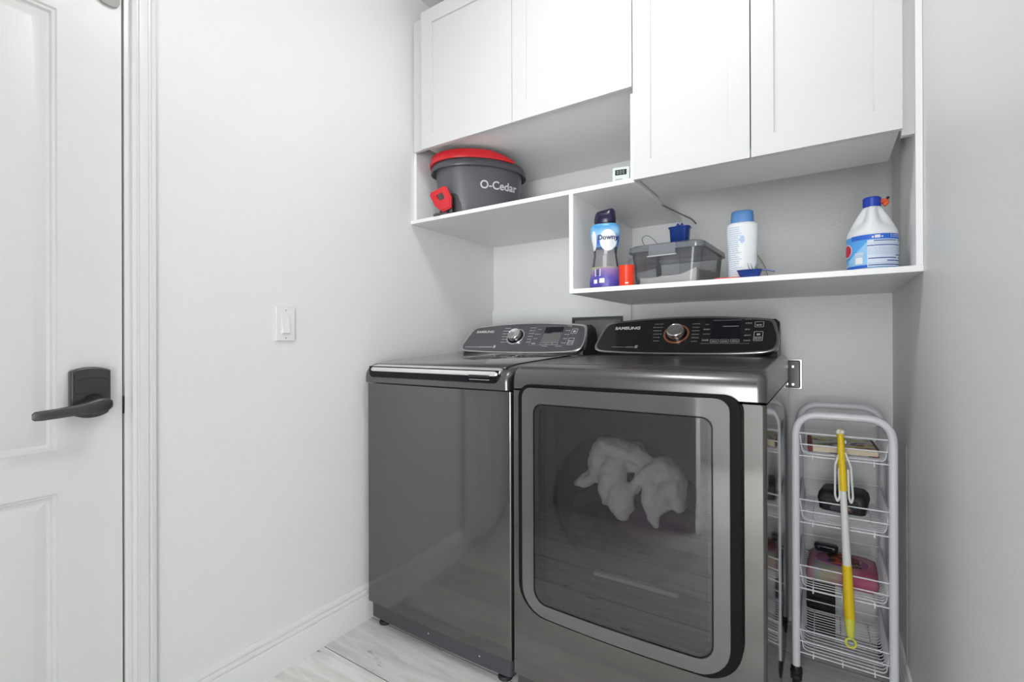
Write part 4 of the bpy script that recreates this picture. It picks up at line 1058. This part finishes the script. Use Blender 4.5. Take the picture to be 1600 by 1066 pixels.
for x in (-.035, .035): obj('catch', box(NB(), x-.010, x+.010, -.0635, -.058, .020, .046), BLACKP, ca, local=True, bevel=.0015)
bm = NB(); box(bm, -.03, .03, -.0605, -.0590, .008, .024); obj('sticker', bm, art_mat('case sticker', (.06, .07, .09), [((.30, .06, .04), .55), ((.35, .33, .15), .6)], 60), ca, local=True, smooth=False)
# tie-dye fluffy pillow pack in the third basket
pk = thing('plush_box', 'pink and pastel tie-dye soft box with a dark picture panel in the third basket', 'soft box', (1.604, -.275, .3305), math.radians(-2))
m = mat('tie dye fabric', (.7, .3, .4), .95); v = objco(m, (7, 4, 6)); n = N(m, 'ShaderNodeTexNoise'); n.inputs['Scale'].default_value = 1.1; n.inputs['Detail'].default_value = 2; L(m, v, n.inputs['Vector'])
tcx = N(m, 'ShaderNodeTexCoord'); sx_ = N(m, 'ShaderNodeSeparateXYZ'); L(m, tcx.outputs['Object'], sx_.inputs[0])
mm = N(m, 'ShaderNodeMath', operation='MULTIPLY_ADD'); mm.inputs[1].default_value = 3.2; L(m, sx_.outputs[0], mm.inputs[0]); L(m, n.outputs['Fac'], mm.inputs[2])
cr = N(m, 'ShaderNodeValToRGB'); el = cr.color_ramp.elements
while len(el) < 6: el.new(.5)
for e, (p, c) in zip(el, ((.10, (220, 160, 175)), (.26, (200, 215, 210)), (.42, (222, 215, 185)), (.58, (236, 178, 190)), (.76, (244, 125, 170)), (.92, (236, 140, 170)))): e.position = p; e.color = srgb(*c)
L(m, mm.outputs[0], cr.inputs[0]); L(m, cr.outputs[0], bsdf(m).inputs['Base Color'])
nb = N(m, 'ShaderNodeTexNoise'); nb.inputs['Scale'].default_value = 300; bp = N(m, 'ShaderNodeBump'); bp.inputs['Distance'].default_value = .003; L(m, nb.outputs['Fac'], bp.inputs['Height']); L(m, bp.outputs['Normal'], bsdf(m).inputs['Normal'])
bm = NB(); loft(bm, [[(p[0], p[1], z+.004*noise.noise(Vector((p[0]*20, p[1]*20, z*30)))) for p in rrect(-a, a, -b, b, .022, 6)] for a, b, z in ((.086, .088, .004), (.094, .098, .012), (.0965, .101, .026), (.093, .097, .042), (.082, .086, .049), (.05, .05, .051))])
obj('body', bm, m, pk, local=True, ang=80)
bm = NB(); loft(bm, [oval(0, .010, z, a, b, 40, 2.2) for a, b, z in ((.072, .055, .0495), (.070, .053, .0525))])
obj('badge', bm, mat('mauve oval', (.30, .12, .24), .6), pk, local=True)
bm = NB(); prism(bm, [(-.040, -.022), (.055, -.028), (.046, .03), (.0, .062), (-.045, .045), (-.030, .0)], .0523, .0545)
obj('picture', bm, art_mat('dark picture', (.05, .02, .02), [((.50, .06, .01), .52), ((.45, .33, .16), .60)], 34, 5), pk, local=True, smooth=False, label='dark red picture panel')
ph = thing('walkie_talkie', 'small black rounded gadget lying on the tie-dye soft box', 'gadget', (1.562, -.215, .3868), math.radians(-4))
bm = NB(); loft(bm, [[(p[0], p[1], z) for p in rrect(-a, a, -b, b, .012, 5)] for a, b, z in ((.030, .014, 0), (.034, .018, .004), (.035, .019, .018), (.031, .015, .023))])
obj('body', bm, mat('navy black', (.016, .017, .024), .35), ph, local=True, ang=60)
obj('panel', prism(NB(), rrect(-.018, .020, .007, .017, .003), -.0205, -.018, 'xz'), BLACKG, ph, local=True)
# black box on the floor behind the cart
bxk = thing('black_box', 'black box standing on the floor behind the lowest basket of the cart', 'box', (1.535, -.050, 0))
obj('body', box(NB(), 1.500, 1.590, -.062, -.012, .0005, .300), mat('matt black', (.012, .012, .013), .6), bxk, bevel=.004)
bm = NB(); [box(bm, 1.508, 1.582, -.0635, -.0618, .03+.022*i, .038+.022*i) for i in range(11)]
obj('grille', bm, BLACKG, bxk, smooth=False)

# pole handle hanging on the front rail by its white clip
wd = thing('cleaning_wand', 'yellow and white telescopic pole hanging on the front of the white cart', 'wand', (1.600, -.430, .84))
P0, P1 = Vector((1.598, -.425, .845)), Vector((1.622, -.434, .215))
def along(t): return P0.lerp(P1, t)
def seg(name, t0, t1, rs, m, **k):
    n = len(rs); return obj(name, tube(NB(), [along(t0+(t1-t0)*i/(n-1)) for i in range(n)], rs, 18), m, wd, **k)
seg('tip', .0, .03, [.004, .0085, .0105, .0105, .0095], YEL)
bm = NB(); 
for sx in (-.0055, .0055):
    r = bmesh.ops.create_icosphere(bm, subdivisions=2, radius=.0058)
    for v in r['verts']: v.co = Vector((v.co.x, v.co.y, v.co.z*1.3))+Vector((1.598+sx, -.4335, .838))
obj('tip_rivets', bm, WPL, wd)
seg('upper_sleeve', .028, .295, [.0085, .0092, .0100, .0105, .0105], YEL)
bm = NB(); box(bm, 1.6095, 1.6135, -.432, -.424, .803, .812); obj('button', bm, WPL, wd, bevel=.001)
seg('shaft', .29, .655, [.0085, .0095, .0105, .0115], WPL, label='white shaft')
seg('lower_sleeve', .650, .905, [.0125, .0130, .0138, .0145, .0140], YEL)
seg('grip', .90, .985, [.0143, .0138, .0120, .0105], YELG, label='lime grip end')
c_ = P1+Vector((.0005, 0, -.012)); bm = NB(); tube(bm, [c_+Vector((.0125*math.cos(a), 0, .0135*math.sin(a))) for a in [2*PI*k/28 for k in range(28)]], .0034, 8, closed=True)
obj('hanging_loop', bm, YELG, wd)
bm = NB()
for sx in (-1, 1):
    tube(bm, fillet([(1.6035+sx*.007, -.428, .775), (1.6045+sx*.0200, -.430, .735), (1.607+sx*.0225, -.430, .640), (1.608+sx*.0170, -.430, .622), (1.608+sx*.0115, -.430, .640), (1.606+sx*.0115, -.430, .725)], .007, 4), .0030, 8)
obj('clip', bm, WPL, wd, label='white clip loops')
